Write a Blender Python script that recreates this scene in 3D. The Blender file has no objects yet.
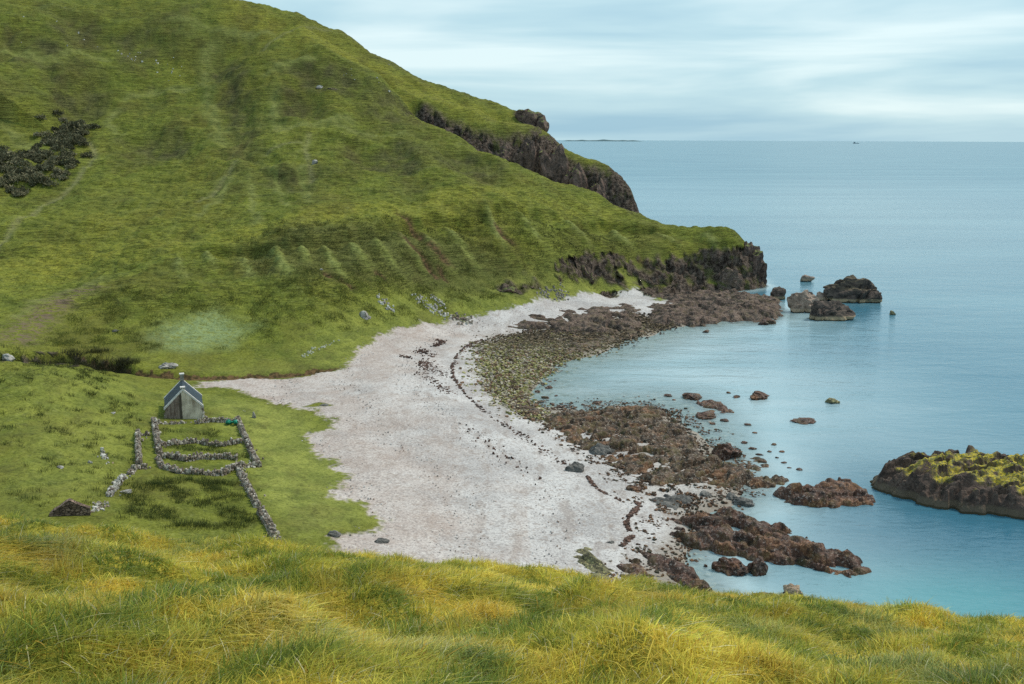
import bpy, math, numpy as np
from mathutils import Vector
R = math.radians
sc = bpy.context.scene
C = sc.collection

# ------------------------------------------------------------------ camera
CAM_Z = 46.0
F_PX = 1000.0
PITCH = 11.47
cam = bpy.data.cameras.new('camera'); camo = bpy.data.objects.new('camera', cam); C.objects.link(camo)
cam.sensor_width = 36.0; cam.lens = F_PX / 1024 * 36.0
cam.clip_start = 0.2; cam.clip_end = 200000
camo.location = (0, 0, CAM_Z)
ROLL = 0.22
camo.rotation_mode = 'XYZ'
from mathutils import Matrix
camo.matrix_world = Matrix.Translation((0, 0, CAM_Z)) @ Matrix.Rotation(R(90 - PITCH), 4, 'X') @ Matrix.Rotation(R(ROLL), 4, 'Z')
sc.camera = camo

# ------------------------------------------------------------------ sky, sun, exposure
SUN_EL, SUN_AZ = 52.0, 60.0          # azimuth: degrees from +Y towards +X (right, a little ahead)
w = bpy.data.worlds.new('World'); sc.world = w; w.use_nodes = True
nt = w.node_tree; nt.nodes.clear()
def wn(t, **k):
    n = nt.nodes.new(t)
    for a, v in k.items(): setattr(n, a, v)
    return n
out = wn('ShaderNodeOutputWorld'); skyt = wn('ShaderNodeTexSky', sky_type='NISHITA', sun_disc=False)
skyt.sun_elevation = R(SUN_EL); skyt.sun_rotation = R(SUN_AZ)
bg1 = wn('ShaderNodeBackground'); bg1.inputs[1].default_value = 0.10
nt.links.new(skyt.outputs[0], bg1.inputs[0])
tc = wn('ShaderNodeTexCoord'); mp = wn('ShaderNodeMapping'); mp.inputs['Scale'].default_value = (1.0, 1.0, 10.0)
nt.links.new(tc.outputs['Generated'], mp.inputs[0])
nz = wn('ShaderNodeTexNoise'); nz.inputs['Scale'].default_value = 2.1; nz.inputs['Detail'].default_value = 5; nz.inputs['Roughness'].default_value = 0.48; nz.inputs['Distortion'].default_value = 0.35
nt.links.new(mp.outputs[0], nz.inputs['Vector'])
cr = wn('ShaderNodeValToRGB')
cr.color_ramp.elements[0].position = 0.36; cr.color_ramp.elements[0].color = (0.215, 0.37, 0.465, 1)
cr.color_ramp.elements[1].position = 0.62; cr.color_ramp.elements[1].color = (0.50, 0.615, 0.635, 1)
e = cr.color_ramp.elements.new(0.5); e.color = (0.335, 0.485, 0.54, 1)
nt.links.new(nz.outputs[0], cr.inputs[0])
bg2 = wn('ShaderNodeBackground'); bg2.inputs[1].default_value = 1.07
nt.links.new(cr.outputs[0], bg2.inputs[0])
mx = wn('ShaderNodeMixShader'); mx.inputs[0].default_value = 0.9
nt.links.new(bg1.outputs[0], mx.inputs[1]); nt.links.new(bg2.outputs[0], mx.inputs[2]); nt.links.new(mx.outputs[0], out.inputs[0])
sl = bpy.data.lights.new('sun', 'SUN'); sl.energy = 2.1; sl.angle = R(11); sl.color = (1.0, 0.90, 0.74)
so = bpy.data.objects.new('sun', sl); C.objects.link(so)
sd = Vector((math.sin(R(SUN_AZ)) * math.cos(R(SUN_EL)), math.cos(R(SUN_AZ)) * math.cos(R(SUN_EL)), math.sin(R(SUN_EL))))
so.rotation_euler = sd.to_track_quat('Z', 'Y').to_euler()
so.location = (0, 0, 150)
sc.view_settings.view_transform = 'Standard'; sc.view_settings.look = 'None'
sc.view_settings.exposure = 0.55; sc.view_settings.gamma = 1.0; sc.view_settings.use_curve_mapping = False
sc.render.engine = 'CYCLES'
sc.cycles.max_bounces = 5; sc.cycles.transparent_max_bounces = 8
sc.cycles.use_denoising = False

# ------------------------------------------------------------------ numpy noise
def _hu(ix, iy, seed):
    h = ix.astype(np.int32).view(np.uint32) * np.uint32(374761393) + iy.astype(np.int32).view(np.uint32) * np.uint32(668265263) + np.uint32((seed * 982451653) & 0xFFFFFFFF)
    h = (h ^ (h >> np.uint32(13))) * np.uint32(1274126177)
    return h ^ (h >> np.uint32(16))
def _hash(ix, iy, seed): return (_hu(np.atleast_1d(ix), np.atleast_1d(iy), seed) & np.uint32(0xFFFFFF)) / float(0xFFFFFF)
_CT = np.cos((np.arange(16384) + .5) / 16384 * 2 * np.pi).astype(np.float32); _ST = np.sin((np.arange(16384) + .5) / 16384 * 2 * np.pi).astype(np.float32)
def noise2(x, y, seed=0):
    x, y = np.broadcast_arrays(np.atleast_1d(x), np.atleast_1d(y))
    ix = np.floor(x); iy = np.floor(y); fx = (x - ix).astype(np.float32); fy = (y - iy).astype(np.float32); ix = ix.astype(np.int32); iy = iy.astype(np.int32)
    u = fx * fx * fx * (fx * (fx * 6 - 15) + 10); v = fy * fy * fy * (fy * (fy * 6 - 15) + 10)
    def g(dx, dy):
        k = (_hu(ix + np.int32(dx), iy + np.int32(dy), seed) & np.uint32(0xFFFFFF)) >> np.uint32(10)
        return _CT[k] * (fx - dx) + _ST[k] * (fy - dy)
    a = g(0, 0); b = g(1, 0); c = g(0, 1); d = g(1, 1)
    return (a + (b - a) * u + (c - a) * v + (a - b - c + d) * u * v) * np.float32(1.5)
def fbm(x, y, oct=4, seed=0, rough=0.5):
    s = np.zeros(np.broadcast(np.atleast_1d(x), np.atleast_1d(y)).shape, np.float32); a = 1.0
    for i in range(oct):
        s += a * noise2(x * 2 ** i, y * 2 ** i, seed + i * 17); a *= rough
    return s
def cells(x, y, seed=0, tilt=1.0):
    """random tilted plates on jittered cells: fractured rock; returns height, edge distance, cell value"""
    ix = np.floor(x); iy = np.floor(y)
    b1 = np.full(x.shape, 9.0); b2 = np.full(x.shape, 9.0); hh = np.zeros(x.shape); cv = np.zeros(x.shape)
    for dx in (-1, 0, 1):
        for dy in (-1, 0, 1):
            cx = ix + dx; cy = iy + dy
            px_ = cx + _hash(cx, cy, seed + 1); py_ = cy + _hash(cx, cy, seed + 2)
            ex = x - px_; ey = y - py_
            d = np.sqrt(ex * ex + ey * ey)
            r0 = _hash(cx, cy, seed + 3); t1 = _hash(cx, cy, seed + 4) - 0.5; t2 = _hash(cx, cy, seed + 5) - 0.5
            h = r0 + tilt * (t1 * ex + t2 * ey)
            near = d < b1
            b2 = np.where(near, b1, np.minimum(b2, d))
            hh = np.where(near, h, hh); cv = np.where(near, r0, cv)
            b1 = np.where(near, d, b1)
    return hh, b2 - b1, cv
def sst(a, b, x):
    t = np.clip((x - a) / (b - a), 0, 1); return t * t * (3 - 2 * t)
def sdist(poly, X, Y):
    """signed distance to a closed polygon, positive inside"""
    P = np.asarray(poly, float); shp = X.shape
    if X.size > 200000:
        k = (X > P[:, 0].min() - 25) & (X < P[:, 0].max() + 25) & (Y > P[:, 1].min() - 25) & (Y < P[:, 1].max() + 25)
        o = np.full(shp, -25.0)
        if k.any(): o[k] = _sdist(P, X[k], Y[k])
        return o
    return _sdist(P, X, Y)
def _sdist(P, X, Y):
    shp = X.shape; x = X.ravel(); y = Y.ravel()
    d2 = np.full(x.shape, 1e12); ins = np.zeros(x.shape, bool)
    for i in range(len(P)):
        ax, ay = P[i]; bx, by = P[(i + 1) % len(P)]
        ex, ey = bx - ax, by - ay
        t = np.clip(((x - ax) * ex + (y - ay) * ey) / (ex * ex + ey * ey + 1e-9), 0, 1)
        d2 = np.minimum(d2, (x - ax - t * ex) ** 2 + (y - ay - t * ey) ** 2)
        c = ((ay > y) != (by > y)) & (x < (bx - ax) * (y - ay) / (by - ay + 1e-12) + ax)
        ins ^= c
    return (np.where(ins, 1, -1) * np.sqrt(d2)).reshape(shp)
def ldist(pts, X, Y):
    """distance to an open polyline, parameter 0..1 along it, side"""
    P = np.asarray(pts, float)
    if X.size > 200000:
        k = (X > P[:, 0].min() - 15) & (X < P[:, 0].max() + 15) & (Y > P[:, 1].min() - 15) & (Y < P[:, 1].max() + 15)
        a = np.full(X.shape, 99.0); b = np.zeros(X.shape); c = np.zeros(X.shape)
        if k.any(): a[k], b[k], c[k] = ldist(P, X[k], Y[k]) if k.sum() <= 200000 else _ldist(P, X[k], Y[k])
        return a, b, c
    return _ldist(P, X, Y)
def _ldist(P, X, Y):
    d2 = np.full(X.shape, 1e12); tt = np.zeros(X.shape); sd_ = np.zeros(X.shape)
    n = len(P) - 1
    for i in range(n):
        ax, ay = P[i]; bx, by = P[i + 1]; ex, ey = bx - ax, by - ay
        t = np.clip(((X - ax) * ex + (Y - ay) * ey) / (ex * ex + ey * ey + 1e-9), 0, 1)
        q = (X - ax - t * ex) ** 2 + (Y - ay - t * ey) ** 2
        m = q < d2
        d2 = np.where(m, q, d2); tt = np.where(m, (i + t) / n, tt)
        sd_ = np.where(m, np.sign(ex * (Y - ay) - ey * (X - ax)), sd_)
    return np.sqrt(d2), tt, sd_

# ------------------------------------------------------------------ survey: bearings taken from the viewpoint give places on the ground
cp, sp = math.cos(R(PITCH)), math.sin(R(PITCH)); cr_, sr_ = math.cos(R(ROLL)), math.sin(R(ROLL))
def ray(px, py):
    r0 = (np.asarray(px, float) - 512) / F_PX; u0 = (342 - np.asarray(py, float)) / F_PX
    r = r0 * cr_ - u0 * sr_; u = r0 * sr_ + u0 * cr_
    return r, cp + u * sp, -sp + u * cp
def AZ(px, py, z=0.0):
    a, b, c = ray(px, py); t = (z - CAM_Z) / c
    return a * t, b * t
def AY(px, py, Y):
    a, b, c = ray(px, py); t = Y / b
    return (float(a * t), float(Y), float(CAM_Z + c * t))
def AD(px, Y, z):
    a, b, c = ray(px, 250.0)
    return (float(a / b * Y), float(Y), float(z))

# ------------------------------------------------------------------ terrain control points
near = []
def col(px, lst):
    for py, Y in lst: near.append(AY(px, py, Y))
col(-150, [(505, 100), (420, 122), (350, 160), (300, 195), (240, 240), (190, 275), (130, 320), (60, 370), (0, 420)])
col(0, [(505, 98), (440, 118), (400, 132), (366, 143), (330, 186), (300, 203), (240, 248), (190, 288), (130, 338), (90, 368), (0, 445)])
near += [AD(0, 160, 8.5), AD(-150, 175, 11), AD(0, 540, 130), AD(-200, 540, 140)]
col(75, [(512, 97), (470, 113), (430, 128), (395, 142), (368, 158), (340, 189), (310, 205), (270, 230), (240, 250), (190, 292), (130, 342), (60, 400), (0, 458)])
near += [AD(75, 170, 6.0)]
col(150, [(522, 96), (470, 118), (440, 131), (419, 143), (390, 161), (376, 172), (362, 180), (340, 192), (310, 206), (270, 226), (240, 248), (200, 285), (150, 335), (100, 380), (50, 425), (0, 470)])
col(225, [(530, 98), (470, 121), (419, 147), (385, 170), (368, 184), (340, 197), (310, 209), (270, 228), (240, 244), (215, 265), (170, 312), (120, 360), (60, 412), (10, 455)])
col(300, [(530, 100), (470, 125), (420, 151), (385, 174), (372, 183), (350, 195), (330, 203), (300, 215), (270, 227), (237, 243), (215, 262), (170, 310), (120, 350), (70, 388), (30, 425)])
near += [AD(300, 480, 84), AD(225, 520, 100), AD(150, 540, 112)]
col(375, [(345, 206), (325, 216), (300, 227), (270, 239), (237, 253), (215, 270), (170, 318), (120, 362), (80, 400)])
near += [AD(375, 460, 66)]
col(450, [(322, 237), (300, 245), (270, 257), (240, 269), (212, 285), (180, 315), (150, 348), (134, 370)])
near += [AD(450, 395, 40), AD(460, 430, 28)]
col(517, [(308, 252), (285, 262), (255, 275), (228, 288), (205, 303), (185, 325), (165, 352)])
near += [AD(517, 378, 22), AD(525, 410, 8)]
col(560, [(298, 270), (275, 280), (250, 290), (225, 304), (203, 325), (183, 348)])
near += [AD(560, 375, 18), AD(565, 400, 2)]
col(605, [(292, 290), (268, 296), (245, 306), (225, 322), (194, 346)])
near += [AD(605, 372, 14), AD(610, 395, 0)]
col(650, [(286, 302), (266, 307), (242, 316), (219, 342)])
near += [AD(650, 365, 10), AD(655, 385, -3)]
col(700, [(285, 307), (268, 310), (252, 316), (234, 336)])
near += [AD(700, 352, 9), AD(705, 368, -4)]
col(735, [(285, 309), (262, 313), (247, 316), (241, 326)])
near += [AD(735, 338, 6), AD(740, 352, -5)]
near += [AD(757, 313, 1), AD(757, 320, 6), AD(770, 312, -3), AD(772, 325, -4), AD(790, 330, -7)]
# beach
for px, py, z in [(450, 560, 3.0), (450, 480, 2.8), (450, 420, 2.7), (400, 480, 3.2), (400, 420, 3.1), (400, 370, 3.0), (420, 345, 2.6), (500, 560, 2.6), (520, 500, 2.2), (480, 430, 1.9),
                  (350, 400, 3.4), (380, 520, 3.3), (470, 375, 1.5), (480, 345, 1.7), (520, 320, 2.0), (560, 306, 2.4), (600, 302, 2.2), (560, 480, 1.2), (580, 560, 1.4), (620, 500, 0.9), (640, 540, 0.8),
                  (660, 500, 0.5), (700, 500, 0.35), (520, 420, 1.0), (580, 440, 0.8), (640, 450, 0.5), (500, 385, 0.7), (520, 350, 0.9), (600, 325, 0.9), (625, 308, 1.6), (640, 298, 1.8), (660, 296, 1.3), (650, 314, 0.9), (680, 310, 0.6), (720, 305, 0.6), (580, 312, 1.7), (680, 300, 1.2), (740, 300, 0.8), (620, 570, 0.6), (660, 580, 0.2)]:
    x, y = AZ(px, py, z); near.append((float(x), float(y), z))
for px, py in [(780, 312), (740, 320), (690, 324), (640, 338), (600, 352), (565, 363), (542, 380), (528, 398), (545, 409), (585, 410), (620, 408), (660, 410), (690, 430), (705, 448), (720, 470), (742, 492), (725, 508), (700, 535), (682, 560), (700, 590), (720, 615)]:
    x, y = AZ(px, py, 0); near.append((float(x), float(y), 0.0))
for px, py, z in [(600, 378, -1.0), (570, 395, -0.7), (680, 370, -1.6), (760, 340, -2.2), (830, 330, -4), (700, 395, -1.2), (760, 420, -1.6), (740, 520, -0.7), (720, 560, -1.0), (800, 460, -2.2), (820, 530, -2.6), (900, 420, -4), (900, 540, -5), (880, 590, -2.6), (960, 600, -4), (960, 550, -6),
                  (1024, 400, -7), (900, 300, -9), (1024, 300, -14), (800, 250, -14), (1024, 520, -5), (760, 600, -2), (700, 640, 0), (1200, 450, -9), (1000, 680, -3), (650, 640, 2), (560, 640, 3.5), (1300, 300, -16), (800, 210, -18), (1050, 200, -22)]:
    x, y = AZ(px, py, z); near.append((float(x), float(y), z))
far = []
def fcol(px, lst):
    for py, Y in lst: far.append(AY(px, py, Y))
fcol(300, [(27, 430)]); fcol(350, [(45, 445)]); fcol(400, [(70, 450)]); fcol(470, [(93, 446)]); fcol(520, [(111, 440)]); fcol(545, [(130, 424)])
fcol(420, [(108, 402), (90, 425)]); fcol(450, [(122, 400), (105, 424)]); fcol(480, [(136, 399), (118, 418)]); fcol(509, [(142, 402), (124, 420)]); fcol(532, [(138, 408)]); fcol(548, [(135, 418)])
fcol(563, [(152, 412)]); fcol(585, [(163, 408)]); fcol(610, [(181, 403)]); fcol(634, [(208, 398)])
far += [AD(450, 391, 38), AD(480, 390, 32), AD(509, 390, 26), AD(540, 391, 16), AD(570, 392, 8), AD(605, 390, -2), AD(635, 388, -6), AD(655, 398, -4), AD(660, 420, -8),
        AD(400, 395, 36), AD(350, 395, 40), AD(300, 400, 50), AD(640, 440, -8), AD(600, 470, 0), AD(560, 500, 5), AD(500, 520, 20), AD(420, 540, 30), AD(300, 560, 60),
        AD(640, 500, -12), AD(500, 580, -8), AD(400, 620, -8), AD(250, 660, 10), AD(700, 420, -14), AD(480, 370, 22), AD(560, 370, 0), AD(640, 365, -12)]
def tps_fit(P, lam):
    P = np.array(P, float); n = len(P); q = P[:, :2] / 100.0
    d2 = ((q[:, None] - q[None]) ** 2).sum(-1); K = 0.5 * d2 * np.log(d2 + 1e-12) + lam * np.eye(n)
    A = np.zeros((n + 3, n + 3)); A[:n, :n] = K; A[:n, n] = 1; A[:n, n + 1:] = q; A[n, :n] = 1; A[n + 1:, :n] = q.T
    b = np.zeros(n + 3); b[:n] = P[:, 2]
    return q, np.linalg.solve(A, b)
def tps_eval(m, X, Y):
    q, c = m; n = len(q); shp = X.shape; x = X.ravel() / 100.0; y = Y.ravel() / 100.0; o = np.empty(x.shape)
    for s in range(0, len(x), 40000):
        a = x[s:s + 40000, None] - q[None, :, 0]; b = y[s:s + 40000, None] - q[None, :, 1]
        d2 = (a * a + b * b).astype(np.float32); o[s:s + 40000] = (0.5 * d2 * np.log(d2 + 1e-12)) @ c[:n] + c[n] + c[n + 1] * x[s:s + 40000] + c[n + 2] * y[s:s + 40000]
    return o.reshape(shp)
MN = tps_fit(near, 1e-4); MF = tps_fit(far, 1e-4)
def fgz(X, Y):
    """the grassy hillside the viewer stands on"""
    ax = X + 4
    return CAM_Z - 1.75 - 0.303 * Y - 0.0038 * Y * np.abs(Y) - 0.095 * X - 0.0006 * np.clip(ax, 0, 60) ** 2
def smax(a, b, k): return 0.5 * (a + b + np.sqrt((a - b) ** 2 + k * k))
def H0(X, Y):
    X = np.asarray(X, float); Y = np.asarray(Y, float)
    a = tps_eval(MN, X, Y); b = tps_eval(MF, X, Y)
    b = np.where((Y > 340) & (Y < 760), b, -60.0)
    h = smax(a, b, 1.0)
    h = np.where(Y > 560, h - (Y - 560) * 0.25, h)
    return h
# coarse grid of the smooth ground for taking bearings
GX0, GY0, GS = -480.0, 60.0, 1.5
gx = np.arange(GX0, 300, GS); gy = np.arange(GY0, 640, GS)
GG = H0(*np.meshgrid(gx, gy))
def Hg(X, Y):
    u = np.clip((X - GX0) / GS, 0, len(gx) - 1.001); v = np.clip((Y - GY0) / GS, 0, len(gy) - 1.001)
    i = u.astype(int); j = v.astype(int); a = u - i; b = v - j
    return (GG[j, i] * (1 - a) * (1 - b) + GG[j, i + 1] * a * (1 - b) + GG[j + 1, i] * (1 - a) * b + GG[j + 1, i + 1] * a * b)
TS = np.geomspace(88, 640, 1300)
def G(pts):
    """ground points (x, y) met by bearings"""
    o = []
    for px, py in pts:
        a, b, c = ray(px, py); x = a * TS; y = b * TS; z = CAM_Z + c * TS
        under = np.nonzero(z < Hg(x, y))[0]
        k = under[0] if len(under) else len(TS) - 1
        o.append((float(x[k]), float(y[k])))
    return o

# ------------------------------------------------------------------ ground features
STREAM = G([(350, 367), (325, 370), (290, 374), (250, 376), (205, 377), (165, 374), (130, 370)]) + G([(95, 361), (55, 357), (20, 356), (-40, 352)])
RIBS = [G(p) for p in ([(240, 247), (255, 282)], [(272, 240), (282, 262), (297, 286)], [(300, 240), (312, 262)], [(320, 238), (334, 262), (352, 290)], [(347, 236), (360, 256), (378, 280)], [(372, 234), (384, 252), (402, 276)],
        [(396, 228), (412, 250), (436, 274)], [(418, 222), (440, 250), (462, 275)], [(440, 218), (462, 240), (484, 270)], [(482, 206), (497, 232), (515, 262)], [(515, 212), (530, 235), (552, 262)],
        [(560, 214), (575, 235), (598, 262)], [(610, 222), (622, 240), (640, 262)], [(655, 226), (668, 240), (690, 262)], [(700, 238), (712, 250), (722, 265)], [(205, 250), (215, 275)], [(175, 262), (187, 285)])]
SCARS = [(G([(400, 213), (412, 222), (421, 230)]), 1.3), (G([(430, 241), (440, 250), (447, 259)]), 1.4), (G([(405, 237), (418, 250), (436, 270)]), 1.3), (G([(497, 226), (505, 237), (512, 242)]), 1.1),
         (G([(326, 270), (338, 277), (352, 287)]), .9), (G([(440, 265), (445, 275)]), .8), (G([(640, 262), (652, 270)]), 1.0), (G([(378, 277), (384, 281)]), 1.0)]
LIP = G([(165, 262), (200, 252), (235, 243), (290, 239), (330, 233), (380, 225), (430, 215), (470, 217), (500, 212), (540, 214), (600, 220), (650, 224), (700, 236)])
BLUFF = G([(18, 338), (40, 318), (70, 298), (88, 293)])
BEACH = G([(200, 383), (240, 379), (300, 377), (340, 370), (358, 352), (375, 338), (405, 327), (440, 322), (470, 318), (520, 306), (560, 299), (600, 295), (640, 290), (656, 300)]) + [(150, 330), (160, 60), (20, 60), (-18, 84)] + \
    G([(335, 535), (352, 532), (377, 530), (380, 522), (359, 503), (330, 495), (346, 476), (332, 460), (312, 445), (308, 435), (340, 427), (318, 412), (297, 409), (270, 402), (234, 390), (205, 388)])
GREEN_ISLE = G([(304, 405), (322, 403), (332, 407), (318, 410)])
COB = G([(478, 350), (500, 338), (560, 326), (640, 316)]) + [tuple(map(float, AZ(*p))) for p in ((690, 322), (640, 336), (600, 350), (565, 362), (545, 378), (528, 392), (535, 412), (560, 425), (520, 420), (495, 402), (480, 385))]
PALE = G([(150, 340), (170, 322), (215, 315), (245, 328), (225, 344), (180, 350)])
HEATH = [G([(x / 2, y / 2) for x, y in p]) for p in ([(30, 80), (90, 70), (140, 110), (110, 160), (40, 150)], [(110, 25), (200, 30), (225, 70), (150, 95), (110, 70)], [(225, 60), (300, 55), (345, 90), (320, 135), (250, 130)], [(425, 150), (470, 145), (505, 190), (495, 245), (440, 235)],
        [(550, 190), (640, 195), (640, 235), (555, 232)], [(235, 280), (300, 262), (385, 285), (380, 315), (260, 312)], [(450, 245), (510, 250), (515, 320), (455, 325)], [(560, 130), (650, 125), (735, 165), (730, 200), (640, 180), (570, 165)], [(740, 180), (840, 215), (840, 250), (750, 230)],
        [(690, 290), (830, 300), (850, 345), (710, 340)], [(870, 290), (1000, 325), (990, 360), (880, 345)], [(90, 160), (200, 165), (230, 215), (130, 230)], [(0, 60), (40, 60), (60, 120), (0, 130)], [(520, 330), (640, 345), (600, 370), (520, 360)])]
PALELINE = [(G([(x / 2, y / 2) for x, y in p]), w_) for p, w_ in (([(440, 85), (415, 120), (408, 170), (420, 215), (440, 260), (450, 300)], 3.0), ([(545, 175), (545, 225), (560, 262), (600, 250), (690, 240), (720, 250)], 2.6), ([(0, 95), (60, 100), (130, 118)], 3.5), ([(110, 105), (160, 100), (230, 115)], 2.5), ([(235, 200), (300, 192), (400, 186)], 2.6), ([(330, 40), (400, 60), (470, 75), (560, 65)], 3.0),
        ([(520, 165), (560, 140), (640, 120)], 2.2), ([(460, 352), (430, 400), (400, 440)], 1.6), ([(500, 345), (505, 400), (515, 450)], 1.4), ([(545, 330), (560, 370), (575, 410)], 1.4), ([(600, 330), (612, 365), (620, 400)], 1.4), ([(640, 235), (720, 265), (830, 270)], 2.0), ([(0, 250), (60, 300), (70, 330)], 3.0), ([(130, 590), (200, 560), (262, 545)], 1.8), ([(20, 640), (90, 600), (160, 570)], 1.6), ([(240, 210), (215, 240), (250, 270)], 2.0))]
YEL = [G(p) for p in ([(0, 268), (60, 246), (150, 242), (260, 226), (420, 196), (520, 198), (620, 207), (560, 211), (450, 210), (360, 219), (260, 233), (180, 246), (80, 264), (0, 290)], [(300, 25), (240, 5), (220, 25), (300, 45), (420, 100), (520, 130), (520, 118), (400, 75)],
        )]
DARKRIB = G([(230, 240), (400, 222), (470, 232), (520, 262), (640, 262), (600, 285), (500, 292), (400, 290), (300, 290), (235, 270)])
LAWN = G([(205, 395), (300, 410), (340, 460), (375, 520), (300, 535), (262, 500), (240, 440), (215, 420)])
FIELD = G([(0, 375), (150, 378), (166, 400), (150, 440), (110, 500), (0, 505)])
TRACK = G([(-20, 262), (15, 232), (45, 205), (75, 183), (95, 160), (94, 148), (85, 133)])
PATHS = [G([(262, 52), (285, 32), (310, 28), (330, 32)]), G([(200, 200), (222, 180), (235, 165)]), G([(310, 135), (305, 150), (312, 175)]), G([(265, 155), (285, 145), (300, 143)])]
ROCKY = [G(p) for p in ([(632, 270), (660, 262), (700, 266), (722, 262), (735, 285), (700, 284), (660, 286), (636, 282)], [(575, 266), (592, 262), (622, 276), (626, 286), (604, 282)], [(500, 282), (535, 278), (530, 290), (505, 290)])]
FARROCK = G([(415, 109), (450, 121), (478, 135), (509, 141), (532, 137), (545, 128), (560, 150), (583, 160), (610, 180), (640, 210)]) + [(70, 410), (60, 380), (-40, 384)]
OUTC = G([(515, 116), (530, 112), (548, 128), (540, 134), (525, 124)])
BWALL = G([(0, 352), (60, 352), (130, 362), (130, 372), (60, 366), (0, 364)])
SC_ = G([(185, 415)])[0]

def feature(X, Y):
    """relief added to the smooth ground, and the masks that go with it"""
    h = H0(X, Y)
    hol = np.zeros_like(X)
    for p in HEATH: hol = np.maximum(hol, sst(-4, 5, sdist(p, X + 4 * noise2(X / 9, Y / 9, 111), Y + 5 * noise2(X / 9, Y / 9, 112))))
    on = sst(2.0, 6.0, h) * sst(95, 120, Y)
    hill = sst(185, 230, Y) * sst(5, 12, h)
    dh = hill * (2.6 * fbm(X / 46, Y / 46, 3, 5) + 0.9 * fbm(X / 13 + 3, Y / 13, 3, 9))
    up = sst(270, 330, Y) * hill
    dh -= 2.2 * hol * hill
    dh += hill * 0.55 * fbm(X / 6.5, Y / 6.5, 2, 113)
    dh += up * (1.8 * (0.5 - np.abs(noise2(X / 20 + Y / 60, Y / 75, 31))))
    dh += on * (0.28 * fbm(X / 5, Y / 5, 3, 12) + (0.1 + 0.24 * hill) * fbm(X / 1.9, Y / 1.9, 2, 14))
    dh += (1 - on) * 0.10 * fbm(X / 9, Y / 9, 3, 15)
    bd = np.hypot(X - SC_[0], Y - SC_[1] - 3)
    dh *= sst(5, 16, bd) * 0.85 + 0.15
    # stream cut and its bank
    d, t, s = ldist(STREAM, X, Y)
    depth = 0.75 + 1.9 * sst(0.35, 0.75, t)
    side = -s            # + on the far side
    far_ = np.where(s < 0, d, 0)
    prof = np.where(s < 0, sst(2.4, 0.2, d), sst(4.0, 0.5, d))
    prof = np.clip(prof, 0, 1)
    dh -= depth * prof * sst(0.0, 0.12, t) * sst(0, 30, 400 - Y)
    soil = ((s < 0) & (d < 1.5 + 0.9 * noise2(X / 1.5, Y / 1.5, 81)) & (d > 0.2)) * sst(0.0, 0.08, t)
    soil = np.where(t > 0.75, 0, soil * 1.0)
    # ribs
    rib = np.zeros_like(X); ribz = np.zeros_like(X)
    for k, r in enumerate(RIBS):
        d, t, s = ldist(r, X, Y)
        tp = sst(-0.02, 0.34, t) * sst(1.0, 0.45, t) * (1 + 0.2 * math.sin(k * 2.3))
        ribz = np.maximum(ribz, np.exp(-(d / 1.5) ** 2) * sst(-0.05, 0.2, t) * sst(1.0, 0.55, t) * (0.85 + 0.15 * math.sin(k * 2.3))); rib = np.maximum(rib, 1.8 * np.exp(-((d + 0.3 * noise2(X, Y, 88)) / (0.85 + 0.5 * t)) ** 2) * tp * (0.62 + 0.7 * noise2(X / 2, Y / 3, 89)))
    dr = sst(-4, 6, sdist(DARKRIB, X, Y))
    d, t, s = ldist(LIP, X + 0.8 * noise2(X / 3, Y / 3, 121), Y + 0.8 * noise2(X / 3, Y / 3, 122)); sd1 = s * d
    lip = sst(1.0, -1.2, sd1) * np.exp(-(np.clip(-sd1, 0, 99) / 8.5) ** 2) * sst(0, .08, t) * sst(1, .9, t) * (d < 30)
    dh += -dr * 0.4 - 2.7 * lip * (1 - 0.95 * ribz) + 0.35 * ribz * (1 - lip)
    ed, et, es = ldist(BLUFF, X, Y)
    scar = np.exp(-(ed / 2.2) ** 2) * 0.9
    for sc1, ww in SCARS:
        d, t, s = ldist(sc1, X, Y)
        q = np.exp(-((d + 0.35 * noise2(X, Y, 77)) / ww) ** 2)
        dh -= 0.6 * q; scar = np.maximum(scar, q)
    d, t, s = ldist(TRACK, X, Y)
    track = np.exp(-(d / 0.9) ** 2)
    for p in PATHS:
        d, t, s = ldist(p, X, Y); track = np.maximum(track, 0.8 * np.exp(-(d / 1.0) ** 2))
    dh -= 0.25 * track
    return h, dh, hill, np.clip(soil, 0, 1), rib, scar, track, dr
def Hz(X, Y):
    X = np.atleast_1d(np.asarray(X, float)); Y = np.atleast_1d(np.asarray(Y, float))
    h, dh = feature(X, Y)[:2]
    return smax(h + dh, fgz(X, Y), 0.3)
def gz(x, y): return float(Hz([x], [y])[0])

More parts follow.
